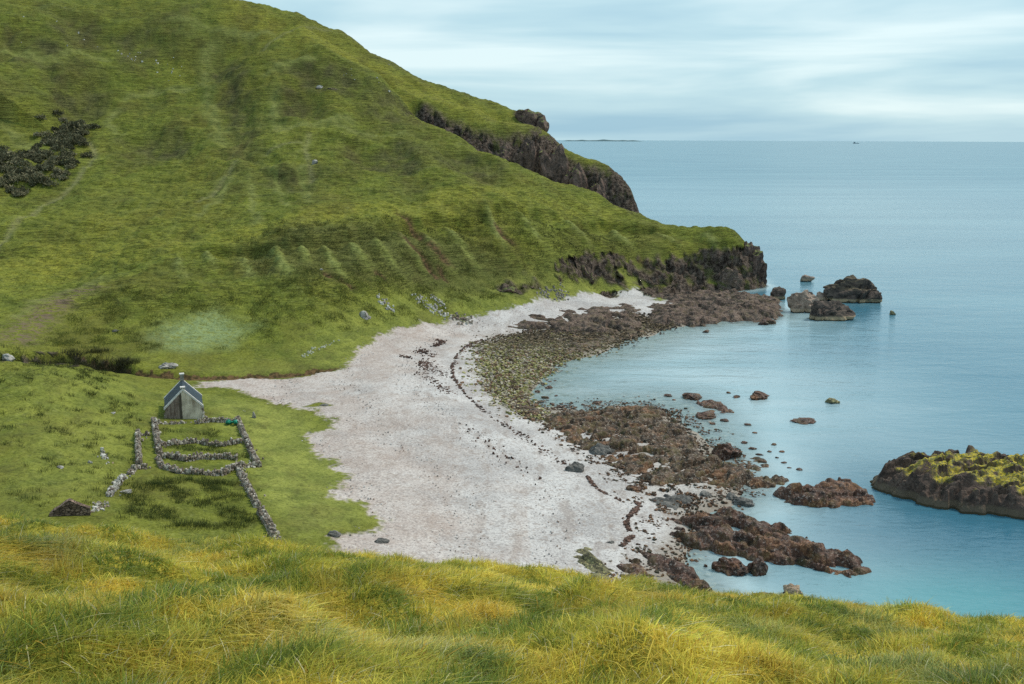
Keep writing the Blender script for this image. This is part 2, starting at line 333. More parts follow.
# ------------------------------------------------------------------ mesh helpers
def link(o, parent=None):
    C.objects.link(o)
    if parent is not None: o.parent = parent
    return o
def mesh_np(name, V, Fq=None, Ft=None, mat=None, smooth=True, parent=None, attrs=None):
    me = bpy.data.meshes.new(name)
    V = np.asarray(V, np.float32); nq = 0 if Fq is None else len(Fq); ntr = 0 if Ft is None else len(Ft)
    me.vertices.add(len(V)); me.vertices.foreach_set('co', V.ravel())
    loops = []; starts = []
    if nq: loops.append(np.asarray(Fq, np.int32).ravel()); starts.append(np.arange(nq, dtype=np.int32) * 4)
    if ntr: loops.append(np.asarray(Ft, np.int32).ravel()); starts.append(nq * 4 + np.arange(ntr, dtype=np.int32) * 3)
    L = np.concatenate(loops); S = np.concatenate(starts)
    me.loops.add(len(L)); me.loops.foreach_set('vertex_index', L)
    me.polygons.add(len(S)); me.polygons.foreach_set('loop_start', S)
    me.polygons.foreach_set('use_smooth', np.full(len(S), smooth, bool))
    me.update(calc_edges=True)
    if attrs:
        for k, v in attrs.items():
            v = np.asarray(v, np.float32)
            if v.ndim == 1:
                a = me.attributes.new(k, 'FLOAT', 'POINT'); a.data.foreach_set('value', v)
            else:
                a = me.attributes.new(k, 'FLOAT_COLOR', 'POINT')
                if v.shape[1] == 3: v = np.concatenate([v, np.ones((len(v), 1), np.float32)], 1)
                a.data.foreach_set('color', v.ravel())
    if mat: me.materials.append(mat)
    o = bpy.data.objects.new(name, me)
    return link(o, parent)
def tag(o, label=None, cat=None, group=None, kind=None):
    if label: o['label'] = label
    if cat: o['category'] = cat
    if group: o['group'] = group
    if kind: o['kind'] = kind
    return o
def gridfaces(nr, nc):
    i = np.arange(nr - 1)[:, None] * nc + np.arange(nc - 1)[None]
    return np.stack([i, i + 1, i + nc + 1, i + nc], -1).reshape(-1, 4)

# ------------------------------------------------------------------ material helpers
class M:
    def __init__(s, name, rough=0.9, spec=0.2):
        s.m = bpy.data.materials.new(name); s.m.use_nodes = True; s.t = s.m.node_tree
        s.b = s.t.nodes['Principled BSDF']; s.b.inputs['Roughness'].default_value = rough
        s.b.inputs['Specular IOR Level'].default_value = spec
        g = s.n('ShaderNodeNewGeometry'); s.P = g.outputs['Position']; s.N = g.outputs['Normal']
    def n(s, t, **k):
        q = s.t.nodes.new(t)
        for a, v in k.items(): setattr(q, a, v)
        return q
    def set(s, sock, v):
        if hasattr(v, 'links') or isinstance(v, bpy.types.NodeSocket): s.t.links.new(v, sock)
        else:
            if isinstance(v, (tuple, list)) and len(v) == 3 and sock.type == 'RGBA': v = (*v, 1)
            sock.default_value = v
    def map(s, scale, vec=None):
        q = s.n('ShaderNodeMapping'); s.set(q.inputs[0], vec if vec else s.P); q.inputs['Scale'].default_value = scale if isinstance(scale, tuple) else (scale,) * 3; return q.outputs[0]
    def noise(s, scale, detail=4, rough=0.55, vec=None, dist=0.0):
        q = s.n('ShaderNodeTexNoise'); s.set(q.inputs['Vector'], s.map(scale, vec)); q.inputs['Scale'].default_value = 1.0
        q.inputs['Detail'].default_value = detail; q.inputs['Roughness'].default_value = rough; q.inputs['Distortion'].default_value = dist; return q.outputs[0]
    def vor(s, scale, feature='F1', out='Distance', vec=None, rnd=1.0):
        q = s.n('ShaderNodeTexVoronoi', feature=feature); s.set(q.inputs['Vector'], s.map(scale, vec)); q.inputs['Scale'].default_value = 1.0; q.inputs['Randomness'].default_value = rnd; return q.outputs[out]
    def ramp(s, v, a, b, interp='LINEAR'):
        q = s.n('ShaderNodeMapRange', interpolation_type='SMOOTHSTEP'); s.set(q.inputs[0], v); s.set(q.inputs[1], a); s.set(q.inputs[2], b); return q.outputs[0]
    def math(s, op, a, b=0.0):
        q = s.n('ShaderNodeMath', operation=op); s.set(q.inputs[0], a); s.set(q.inputs[1], b); return q.outputs[0]
    def mul(s, a, b): return s.math('MULTIPLY', a, b)
    def add(s, a, b): return s.math('ADD', a, b)
    def mix(s, f, a, b, mode='MIX'):
        q = s.n('ShaderNodeMix', data_type='RGBA', blend_type=mode); q.clamp_factor = True
        s.set(q.inputs[0], f); s.set(q.inputs[6], a); s.set(q.inputs[7], b); return q.outputs[2]
    def attr(s, name):
        q = s.n('ShaderNodeAttribute', attribute_name=name); return q
    def chan(s, name):
        q = s.attr(name); p = s.n('ShaderNodeSeparateColor'); s.t.links.new(q.outputs['Color'], p.inputs[0]); return [p.outputs[0], p.outputs[1], p.outputs[2], q.outputs['Alpha']]
    def xyz(s, v=None):
        p = s.n('ShaderNodeSeparateXYZ'); s.t.links.new(v if v else s.P, p.inputs[0]); return p.outputs
    def bump(s, h, strength=0.5, dist=0.1):
        q = s.n('ShaderNodeBump'); q.inputs['Strength'].default_value = strength; q.inputs['Distance'].default_value = dist
        s.set(q.inputs['Height'], h); s.t.links.new(q.outputs[0], s.b.inputs['Normal']); return q
    def col(s, c): s.set(s.b.inputs['Base Color'], c)

# terrain material ---------------------------------------------------------
def mat_ground():
    m = M('ground_cover', 0.95, 0.1)
    beach, rock, soil, heath_and_shade = m.chan('mask_a'); yel, lawn, pale, weed = m.chan('mask_b'); pink, rib, wet, bluff = m.chan('mask_c')
    n1 = m.noise(0.035, 5, 0.6); n2 = m.noise(0.22, 6, 0.65); n3 = m.noise((1.1, 1.1, 1.6), 5, 0.7); n4 = m.noise((0.25, 0.25, 2.2), 4, 0.65, dist=0.6)
    g = m.mix(m.ramp(n2, 0.34, 0.66), (0.098, 0.122, 0.020), (0.175, 0.198, 0.030))
    g = m.mix(m.mul(m.ramp(n1, 0.42, 0.66), 0.4), g, (0.17, 0.15, 0.024))
    g = m.mix(m.mul(heath_and_shade, 1.0), g, m.mix(m.ramp(n3, 0.4, 0.6), (0.048, 0.052, 0.018), (0.112, 0.108, 0.042)))  # heather patches, plus painted shade on the ribbed slope
    g = m.mix(m.mul(yel, m.ramp(n2, 0.2, 0.7)), g, (0.255, 0.25, 0.036))
    g = m.mix(m.mul(lawn, 0.8), g, m.mix(m.ramp(n2, 0.35, 0.7), (0.175, 0.20, 0.045), (0.30, 0.315, 0.075)))
    g = m.mix(m.mul(pale, m.ramp(n3, 0.3, 0.6)), g, (0.24, 0.31, 0.15))
    g = m.mix(m.mul(rib, 0.6), g, (0.22, 0.25, 0.085))
    g = m.mix(m.mul(m.ramp(n4, 0.52, 0.66), 0.4), g, (0.055, 0.068, 0.018))
    g = m.mix(m.mul(m.ramp(n3, 0.52, 0.68), 0.4), g, (0.04, 0.052, 0.014))
    g = m.mix(m.mul(m.ramp(n3, 0.46, 0.3), 0.35), g, (0.25, 0.26, 0.10))
    hf = m.noise((2.6, 2.6, 3.2), 4, 0.75); g = m.mix(m.mul(m.ramp(hf, 0.50, 0.64), 0.6), g, m.mix(0.72, g, (0.012, 0.014, 0.006))); g = m.mix(m.mul(m.ramp(hf, 0.48, 0.36), 0.4), g, m.mix(0.5, g, (0.34, 0.34, 0.12)))
    lf = m.noise((0.07, 0.035, 0.05), 5, 0.7); g = m.mix(m.mul(m.ramp(lf, 0.5, 0.62), 0.45), g, m.mix(0.6, g, (0.07, 0.05, 0.02)))
    vs = m.noise((0.55, 0.045, 0.03), 4, 0.6, dist=0.3); zz_ = m.xyz()[2]
    g = m.mix(m.mul(m.ramp(vs, 0.52, 0.66), m.mul(m.mul(0.3, m.ramp(zz_, 14, 24)), m.ramp(zz_, 62, 45))), g, m.mix(0.6, g, (0.25, 0.26, 0.08)))
    tl = m.noise((0.10, 0.10, 1.3), 3, 0.62, dist=0.5); tln = m.ramp(m.math('ABSOLUTE', m.math('SUBTRACT', tl, 0.5)), 0.03, 0.006); tl2 = m.noise((0.22, 0.22, 2.6), 2, 0.6, dist=0.4); tln = m.math('MAXIMUM', tln, m.mul(m.ramp(m.math('ABSOLUTE', m.math('SUBTRACT', tl2, 0.5)), 0.035, 0.008), m.ramp(n2, 0.45, 0.6)))
    g = m.mix(m.mul(tln, m.mul(0.5, m.mul(m.ramp(zz_, 9, 12), m.ramp(m.xyz(m.N)[2], 0.975, 0.92)))), g, m.mix(0.75, g, (0.02, 0.022, 0.008)))
    g = m.mix(m.mul(m.attr('paleline').outputs['Fac'], m.mul(0.75, m.ramp(n2, 0.25, 0.6))), g, m.mix(m.ramp(hf, 0.4, 0.6), (0.15, 0.17, 0.05), (0.24, 0.25, 0.085)))
    g = m.mix(m.mul(rib, m.ramp(n3, 0.62, 0.42)), g, (0.235, 0.255, 0.08))
    strip = m.noise((0.25, 0.9, 4.0), 3, 0.6, dist=0.8)
    g = m.mix(m.mul(bluff, m.ramp(strip, 0.42, 0.6)), g, (0.16, 0.115, 0.085))
    g = m.mix(m.mul(soil, 0.9), g, m.mix(m.ramp(n3, 0.4, 0.6), (0.035, 0.023, 0.014), (0.15, 0.085, 0.048)))
    path = m.attr('path').outputs['Fac']; g = m.mix(m.mul(path, 0.45), g, m.mix(m.ramp(n3, 0.4, 0.6), (0.19, 0.19, 0.09), (0.30, 0.28, 0.15)))
    # beach
    p1 = m.noise(3.5, 3, 0.8); p2 = m.noise(0.11, 4, 0.6); p3 = m.noise((0.35, 0.10, 0.1), 4, 0.6); p4 = m.vor(2.3, out='Color')
    b = m.mix(m.ramp(p2, 0.35, 0.65), (0.36, 0.34, 0.345), (0.52, 0.50, 0.505))
    bm = m.attr('berm').outputs['Fac']; b = m.mix(m.mul(bm, 0.65), b, (0.27, 0.225, 0.21)); b = m.mix(m.mul(pink, 0.65), b, m.mix(m.ramp(n2, 0.35, 0.6), (0.37, 0.275, 0.235), (0.44, 0.365, 0.335)))
    pc = m.n('ShaderNodeSeparateColor'); m.t.links.new(p4, pc.inputs[0])
    b = m.mix(m.mul(m.ramp(p1, 0.5, 0.62), 0.7), b, (0.20, 0.18, 0.175))
    b = m.mix(m.mul(m.ramp(p1, 0.48, 0.32), 0.5), b, (0.68, 0.66, 0.62))
    b = m.mix(m.mul(m.ramp(pc.outputs[0], 0.8, 0.95), 0.35), b, (0.22, 0.16, 0.13))
    b = m.mix(m.mul(m.ramp(p3, 0.6, 0.72), 0.25), b, (0.26, 0.23, 0.21))
    b = m.mix(m.mul(wet, 0.8), b, (0.20, 0.16, 0.115))
    b = m.mix(m.mul(weed, m.ramp(n3, 0.35, 0.55)), b, m.mix(m.ramp(n2, 0.4, 0.6), (0.13, 0.13, 0.035), (0.07, 0.042, 0.025)))
    r1 = m.noise(0.9, 6, 0.7); r2 = m.vor(0.5, out='Distance')
    r = m.mix(m.ramp(r1, 0.38, 0.62), (0.035, 0.026, 0.022), (0.19, 0.145, 0.12))
    r = m.mix(m.mul(m.ramp(n2, 0.52, 0.64), 0.7), r, (0.11, 0.12, 0.035))
    c = m.mix(beach, g, b); c = m.mix(rock, c, r)
    m.col(c)
    hgt = m.add(m.mul(n3, 0.5), m.mul(r1, m.mul(rock, 3.0)))
    hgt = m.add(hgt, m.mul(n4, 0.35))
    hgt = m.math('SUBTRACT', hgt, m.mul(tln, m.mul(0.3, m.ramp(zz_, 9, 12))))
    hgt = m.mul(hgt, m.math('SUBTRACT', 1.0, m.mul(beach, 0.8)))
    m.bump(hgt, 0.9, 0.7)
    return m.m
MG = mat_ground()

# ------------------------------------------------------------------ valley, beach and hill: one sheet
rows = [58.0]
while rows[-1] < 640: rows.append(rows[-1] + max(0.22, rows[-1] / 520 if rows[-1] < 400 else rows[-1] / 260))
rows = np.array(rows); NC = 1000
s = np.linspace(-1, 1, NC)
Yt = np.repeat(rows[:, None], NC, 1); Xt = s[None] * (rows[:, None] * 0.62 + 22) - rows[:, None] * 0.03
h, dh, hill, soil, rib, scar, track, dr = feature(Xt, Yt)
wx = Xt + 1.1 * fbm(Xt / 5, Yt / 5, 3, 40); wy = Yt + 1.6 * fbm(Xt / 5, Yt / 5, 3, 43)
beach = sst(-0.7, 0.7, sdist(BEACH, wx, wy) + 1.1 * noise2(Xt / 0.7, Yt / 0.9, 46) + 0.5 * noise2(Xt / 1.8, Yt / 2.0, 47)); beach = np.maximum(beach, (h < 0.6) * 1.0 * sst(0, 5, 288 - Yt))
isle = sst(-0.3, 0.3, sdist(GREEN_ISLE, wx, wy)); beach = beach * (1 - isle)
bd_in = np.clip(sdist(BEACH, Xt, Yt), 0, 40)
pink = sst(24, 2, bd_in + 7.0 * fbm(Xt / 7, Yt / 7, 3, 55)) * sst(250, 215, Yt) * (Xt < 2)
dh = dh * (1 - 0.75 * beach)
STR = G([(500, 336), (483, 341), (464, 349), (456, 357), (452, 368), (454, 380), (462, 391), (482, 410), (500, 422), (535, 445), (570, 468), (590, 480), (622, 501), (640, 540), (650, 600)])
sdn, stt, ss = _ldist(np.array(STR), Xt, Yt)
sdn = sdn + 0.9 * fbm(Xt / 6, Yt / 6, 3, 83)
berm = sst(0.55, 1.0, np.sin(sdn * 1.05)) * sst(0.0, 0.4, noise2(Xt / 5 + 3, Yt / 9, 84)) * sst(26, 14, sdn) * sst(0.5, 3, sdn) * (ss < 0.5)
berm = np.maximum(berm, 0.8 * sst(0.35, 0.6, fbm(Xt / 2.5, Yt / 6, 3, 85)) * sst(40, 20, sdn))
dh = dh + beach * 0.10 * np.sin(sdn * 0.55)
Zt = smax(h + dh, fgz(Xt, Yt), 0.3)
# slope
gyv = np.gradient(Zt, axis=0) / np.gradient(Yt, axis=0); gxv = np.gradient(Zt, axis=1) / np.gradient(Xt, axis=1)
slope = np.hypot(gxv, gyv)
rk = np.zeros_like(Zt)
for p in ROCKY: rk = np.maximum(rk, sst(-1.2, 1.2, sdist(p, Xt + 2.5 * noise2(Xt / 5, Yt / 5, 61), Yt + 3 * noise2(Xt / 4, Yt / 4, 62))))
rk = np.maximum(rk, sst(-1.5, 1.0, sdist(OUTC, Xt, Yt)))
fr = sst(-2, 2, sdist(FARROCK, Xt + 3 * noise2(Xt / 9, Yt / 9, 63), Yt)) * np.maximum(sst(0.75, 1.1, slope + 0.35 * fbm(Xt / 6, Yt / 6, 3, 64)), 0.85 * (Xt > 15)) * (Yt > 370)
rk = np.maximum(rk, fr)
rk = np.maximum(rk, sst(1.15, 1.5, slope + 0.3 * fbm(Xt / 4, Yt / 4, 3, 65)) * (Yt > 255) * (Xt > 12) * ((Zt < 12.5) | (Yt > 370)) * (1 - beach))
rk = np.maximum(rk, ((Zt < 2.2) & (Yt > 285) & (beach < 0.5)) * 1.0)
rk = np.maximum(rk, sst(-0.5, 0.5, sdist(BWALL, Xt, Yt)) * sst(0.0, 0.25, noise2(Xt / 2.2, Yt / 1.5, 66)) * 0.9)
# fracture the rock faces
cx_, e1, v1 = cells(Xt / 4.5 + 5, Zt / 5.5 + Yt / 30, 91, 1.4); c2, e2, v2 = cells(Xt / 1.6, Zt / 2.0 + Yt / 9, 95, 1.4)
rm = rk * (Yt > 240)
Yd = Yt - rm * (2.0 * (cx_ - 0.5) + 0.8 * (c2 - 0.5)); Zd = Zt + rm * (0.6 * (c2 - 0.5) + 0.6 * fbm(Xt / 3, Yt / 3, 3, 97))
heath_and_shade = np.zeros_like(Zt)
for p in HEATH: heath_and_shade = np.maximum(heath_and_shade, sst(-5, 4, sdist(p, Xt + 5 * noise2(Xt / 11, Yt / 11, 70), Yt + 7 * noise2(Xt / 11, Yt / 13, 71))) * (0.75 + 0.5 * fbm(Xt / 5, Yt / 7, 3, 73)))
heath_and_shade = np.maximum(heath_and_shade, sst(0.0, 0.6, fbm(Xt / 26 + 7, Yt / 36, 4, 72)) * sst(255, 330, Yt) * 0.45)
heath_and_shade = np.maximum(heath_and_shade, dr * 0.62 * (1 - rib))  # shade under the lip and between the ribs, painted in with the heather colour
yel = np.zeros_like(Zt)
for p in YEL: yel = np.maximum(yel, sst(-9, 5, sdist(p, Xt + 4 * noise2(Xt / 11, Yt / 11, 74), Yt + 5 * noise2(Xt / 11, Yt / 11, 75))))
yel = 0.85 * yel; yel = np.maximum(yel, 0.22 * sst(0.1, 0.8, fbm(Xt / 40, Yt / 40, 3, 79)) * hill)
plm = np.zeros_like(Zt)
for p, w_ in PALELINE:
    d_, t_, _ = ldist(p, Xt + 1.5 * noise2(Xt / 6, Yt / 6, 101), Yt + 2 * noise2(Xt / 6, Yt / 6, 102)); plm = np.maximum(plm, np.exp(-(d_ / (w_ * (0.8 + 0.5 * noise2(Xt / 8, Yt / 8, 103)))) ** 2) * sst(0, .1, t_) * sst(1, .9, t_))
heath_and_shade = np.clip(heath_and_shade * (1 - 0.8 * plm), 0, 1); yel *= 1 - 0.5 * plm
lawn = np.maximum(sst(-3, 3, sdist(LAWN, Xt, Yt)), 0.45 * sst(-4, 6, sdist(FIELD, Xt, Yt)))
lawn = np.maximum(lawn, sst(16, 3, np.abs(sdist(BEACH, Xt, Yt))) * 0.5 * (Yt > 180) * (Yt < 300))
pale = 1.2 * sst(-5, 4, sdist(PALE, Xt + 2 * noise2(Xt / 6, Yt / 6, 76), Yt + 3 * noise2(Xt / 6, Yt / 6, 77))) * 0.8
weed = sst(-2.5, 2.5, sdist(COB, Xt + 2 * noise2(Xt / 4, Yt / 4, 78), Yt))
wet = np.clip(sst(0.75, 0.15, h) , 0, 1) * 0.8
blf = np.clip(scar * 0 + np.exp(-(ldist(BLUFF, Xt, Yt)[0] / 3.4) ** 2), 0, 1)
soilm = np.maximum(np.maximum(soil * (1 - 0.0), np.clip(scar, 0, 1) * (blf < 0.05)), 0)
V = np.stack([Xt, Yd, Zd], -1).reshape(-1, 3)
ma = np.stack([beach, rk, soilm * (1 - beach), heath_and_shade], -1).reshape(-1, 4)
mb = np.stack([yel, lawn, pale, weed], -1).reshape(-1, 4)
mc = np.stack([pink, np.clip(rib / 1.8, 0, 1), wet, blf], -1).reshape(-1, 4)
terrain = mesh_np('terrain', V, gridfaces(len(rows), NC), mat=MG, attrs={'mask_a': ma, 'mask_b': mb, 'mask_c': mc, 'berm': berm.ravel(), 'path': track.ravel(), 'paleline': plm.ravel()})
tag(terrain, kind='structure', label='green coastal hillside, valley floor and grey pebble beach')
del V, ma, mb, mc, Xt, Yt, Zt, Yd, Zd, wx, wy

# ------------------------------------------------------------------ near hillside and its grass
def hummock(X, Y):
    q = 0.5 * fbm(X / 2.6 + 9, Y / 2.2, 2, 201) + 0.28 * (0.5 - np.abs(noise2(X / 1.15, Y / 1.15, 204)))
    return q * 0.8
def near_z(X, Y): return fgz(X, Y) + hummock(X, Y) * sst(58, 50, Y) * sst(0.5, 4, np.hypot(X, Y))
m = M('hillside_turf', 0.95, 0.05)
m.col(m.mix(m.ramp(m.noise(3.0, 5, 0.7), 0.35, 0.65), (0.16, 0.17, 0.03), (0.40, 0.33, 0.05))); m.bump(m.noise(9, 4, 0.7), 0.6, 0.05)
ya = np.concatenate([np.arange(-12, 34, 0.16), np.arange(34, 58.6, 0.6)]); ya[-1] = 58.0; xa = np.linspace(-1, 1, 380)
Yn = np.repeat(ya[:, None], len(xa), 1); Xn = xa[None] * (12 + np.clip(ya[:, None], 0, 99) * 0.78)
hs = mesh_np('near_hillside', np.stack([Xn, Yn, near_z(Xn, Yn)], -1).reshape(-1, 3), gridfaces(len(ya), len(xa)), mat=m.m)
tag(hs, kind='structure')

rng = np.random.default_rng(11)
def blades(P, L, W, lean, bend, col0, col1, name, mat, seed=3):
    """tapered bent blades as one mesh"""
    r = np.random.default_rng(seed); n = len(P)
    ang = r.uniform(0, 2 * np.pi, n); wd = np.stack([np.cos(ang), np.sin(ang), np.zeros(n)], -1) * W[:, None] * 0.5
    up = np.array([0, 0, 1.0])
    V = []
    ts = (0.0, 0.4, 0.75, 1.0)
    for t in ts:
        c = P + up * (L * t * (1 - 0.35 * bend * t))[:, None] + lean * (L * (0.25 * t + 0.75 * t * t))[:, None]
        if t < 1: k = (1 - 0.75 * t * t); V += [c - wd * k, c + wd * k]
        else: V += [c]
    V = np.stack(V, 1)  # n,7,3
    i = np.arange(n)[:, None] * 7
    Fq = np.concatenate([i + np.array([[0, 1, 3, 2]]), i + np.array([[2, 3, 5, 4]])], 0); Ft = i + np.array([[4, 5, 6]])
    tv = np.array([0, 0, .4, .4, .75, .75, 1.0])[None, :, None]
    Cc = col0[:, None] * (1 - tv) + col1[:, None] * tv
    o = mesh_np(name, V.reshape(-1, 3), Fq, Ft, mat, True, attrs={'tint': Cc.reshape(-1, 3)})
    return o
m = M('grass_blade', 0.6, 0.25)
tint = m.attr('tint').outputs['Color']; m.col(tint)
tr = m.n('ShaderNodeBsdfTranslucent'); m.set(tr.inputs[0], tint); mxs = m.n('ShaderNodeMixShader'); mxs.inputs[0].default_value = 0.45
m.t.links.new(m.b.outputs[0], mxs.inputs[1]); m.t.links.new(tr.outputs[0], mxs.inputs[2]); m.t.links.new(mxs.outputs[0], m.t.nodes['Material Output'].inputs[0])
MB_ = m.m
# tussock centres, thinning with distance
def meadow():
    tus = []
    for (y0, y1, dens) in ((3.0, 9, 34), (9, 16, 21), (16, 26, 13), (26, 31, 5)):
        area = (y1 - y0) * 2 * (0.60 * (y1 + y0) / 2 + 1.2); n = int(area * dens)
        y = rng.uniform(y0, y1, n); x = rng.uniform(-1, 1, n) * (0.60 * y + 1.2); tus.append(np.stack([x, y], -1))
    nt_ = sum(map(len, tus)); y = rng.uniform(3.0, 28, 9000) ; x = rng.uniform(-1, 1, 9000) * (0.60 * y + 1.2); tus.append(np.stack([x, y], -1))
    T = np.concatenate(tus); d = np.hypot(T[:, 0], T[:, 1])
    nb = np.clip(64 - d * 1.2, 34, 60).astype(int)
    idx = np.repeat(np.arange(len(T)), nb); n = len(idx)
    sp_ = np.where(np.arange(len(T)) < nt_, rng.uniform(0.08, 0.20, len(T)), 0.45)[idx]
    off = rng.normal(0, 1, (n, 2)) * sp_[:, None]
    x = T[idx, 0] + off[:, 0]; y = T[idx, 1] + off[:, 1]
    z = near_z(x, y) - 0.03
    P = np.stack([x, y, z], -1)
    th = rng.uniform(0.7, 1.35, len(T))[idx]
    L = (0.165 + 0.07 * noise2(x / 1.7, y / 1.7, 301)) * th * rng.uniform(0.65, 1.25, n)
    W = rng.uniform(0.0045, 0.0085, n) * (1 + np.hypot(x, y) / 22)
    # wind pushes to the right; blades splay out from the tussock
    gust = noise2(x / 3.1, y / 3.1, 303)
    tdir = rng.normal(0, 0.5, (len(T), 2))[idx]
    lean = np.stack([0.38 + 0.4 * gust + off[:, 0] * 1.7 + tdir[:, 0] + rng.normal(0, .2, n), 0.05 + 0.35 * noise2(x / 2.2, y / 2.2, 305) + off[:, 1] * 1.7 + tdir[:, 1] + rng.normal(0, .2, n), np.zeros(n)], -1)
    bend = np.clip(np.hypot(lean[:, 0], lean[:, 1]), 0, 1.6)
    lean[:, 2] = -0.18 * bend ** 2
    k1 = fbm(x / 2.4, y / 2.0, 3, 311); k2 = fbm(x / 0.85, y / 0.75, 3, 313); k3 = fbm(x / 5.0, y / 4.0, 2, 315)
    green = np.array([0.26, 0.28, 0.03]); lime = np.array([0.54, 0.54, 0.085]); ochre = np.array([0.82, 0.65, 0.11]); orange = np.array([0.76, 0.45, 0.08]); straw = np.array([0.80, 0.74, 0.46]); dgreen = np.array([0.10, 0.16, 0.03]); blueg = np.array([0.42, 0.48, 0.28])
    u = rng.uniform(0, 1, n)
    tn = rng.uniform(-0.35, 0.35, len(T))[idx]
    a = sst(-0.30, 0.40, k1 + tn + rng.normal(0, .16, n))[:, None]
    c1 = lime * (1 - a) + ochre * a
    o_ = 0.5 * sst(0.15, 0.7, k3 * 0.5 + k2 * 0.8 + rng.normal(0, .15, n))[:, None]
    c1 = c1 * (1 - o_) + orange * o_
    dg = 0.9 * sst(0.12, 0.42, -k2 * 1.0 - k1 * 0.3 + tn + rng.normal(0, .12, n))[:, None]
    c1 = c1 * (1 - dg) + dgreen * 1.6 * dg
    bg_ = (sst(0.35, 0.6, noise2(x / 1.6 + 40, y / 1.6, 319) + rng.normal(0, .15, n)) * 0.35)[:, None]
    c1 = c1 * (1 - bg_) + blueg * bg_
    c1[u < 0.045] = straw * 0.9; c1[(u > 0.07) & (u < 0.10)] = orange * 0.8
    c1 *= rng.uniform(0.65, 1.35, len(T))[idx][:, None] * rng.uniform(0.7, 1.15, (n, 1)) * (0.9 + 0.25 * k1[:, None]); c1 = np.clip(c1, 0, 0.95)
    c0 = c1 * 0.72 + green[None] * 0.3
    return blades(P, L, W, lean, bend, c0, c1, 'grass', MB_)
mead = meadow(); tag(mead, kind='stuff', label='long wind-blown yellow and green grass on the near slope')

# ------------------------------------------------------------------ sea
def mat_sea():
    m = M('sea_water', 0.12, 0.5)
    m.b.inputs['IOR'].default_value = 1.33
    dep = m.attr('depth').outputs['Fac']
    x, y, z = m.xyz()
    big = m.noise((0.004, 0.02, 1), 3, 0.5); mid = m.noise((0.02, 0.06, 1), 4, 0.6)
    turq = m.attr('turq').outputs['Fac']
    deep = m.mix(m.ramp(big, 0.3, 0.7), (0.042, 0.15, 0.225), (0.10, 0.23, 0.30))
    c = m.mix(m.ramp(dep, 0.2, 6.0), m.mix(m.ramp(mid, 0.35, 0.65), (0.32, 0.45, 0.50), (0.42, 0.53, 0.575)), deep)
    nr = m.mul(m.ramp(y, 175, 118), m.ramp(dep, 1.0, 3.2)); c = m.mix(m.mul(nr, 0.5), c, (0.012, 0.085, 0.145)); sw = m.mul(m.ramp(m.noise((0.35, 0.5, 1), 4, 0.65), 0.52, 0.62), m.ramp(dep, 1.5, 0.2)); c = m.mix(m.mul(sw, 0.55), c, (0.13, 0.17, 0.15)); c = m.mix(turq, c, (0.05, 0.34, 0.36))
    m.col(c)
    fo = m.attr('foam').outputs['Fac']
    fz = m.mul(fo, m.ramp(m.noise((0.9, 1.3, 1), 6, 0.75), 0.50, 0.62))
    c2 = m.mix(fz, c, (0.62, 0.68, 0.66)); m.col(c2)
    n1 = m.noise((0.55, 1.1, 1), 5, 0.62, dist=0.4); n2 = m.noise((0.07, 0.16, 1), 4, 0.6, dist=0.3)
    bq = m.bump(m.add(m.mul(n1, 0.35), m.mul(n2, 1.3)), 0.55, 0.5)
    rr = m.ramp(y, 150, 1500); m.set(m.b.inputs['Roughness'], m.add(0.07, m.mul(rr, 0.18)))
    trn = m.n('ShaderNodeBsdfTransparent'); trn.inputs[0].default_value = (0.72, 0.90, 0.90, 1)
    ms = m.n('ShaderNodeMixShader'); m.set(ms.inputs[0], m.add(0.42, m.mul(m.ramp(dep, 0.0, 1.8), 0.58)))
    m.t.links.new(trn.outputs[0], ms.inputs[1]); m.t.links.new(m.b.outputs[0], ms.inputs[2]); m.t.links.new(ms.outputs[0], m.t.nodes['Material Output'].inputs[0])
    return m.m
ys = np.concatenate([np.arange(60, 360, 0.8), np.geomspace(360, 60000, 160)]); xs = np.linspace(-1, 1, 420)
Ys = np.repeat(ys[:, None], len(xs), 1); Xs = xs[None] * (ys[:, None] * 1.5 + 60) + 0 * Ys
xs2 = np.linspace(0, 1, 420); Xs = -30 + (xs2[None]) * (110 + 0.55 * ys[:, None]); Xs = np.where(Ys > 360, xs[None] * (ys[:, None] * 1.6) , Xs)
kk = sst(360, 900, Ys); 
Xs = (-30 - 1.6 * np.clip(Ys - 360, 0, 1e9)) + xs2[None] * (110 + 0.55 * Ys + 3.0 * np.clip(Ys - 360, 0, 1e9))
zb = np.full(Ys.shape, -30.0); q = Ys < 560
zb[q] = tps_eval(MN, Xs[q], Ys[q])
dep = np.clip(-zb, 0, 30)
tq = np.array([tuple(map(float, AZ(960, 605)))])[0]
turq = np.exp(-(((Xs - tq[0]) / 16) ** 2 + ((Ys - tq[1]) / 9) ** 2)) * 0.42 + 0.0
foam = sst(0.7, 0.05, np.abs(zb + 0.3)) * 0.8
foam[Ys > 300] *= 0.4
sea = mesh_np('sea', np.stack([Xs, Ys, 0 * Xs], -1).reshape(-1, 3), gridfaces(len(ys), len(xs)), mat=mat_sea(), attrs={'depth': dep.ravel(), 'turq': turq.ravel(), 'foam': foam.ravel()})
tag(sea, kind='structure')
del Xs, Ys, zb

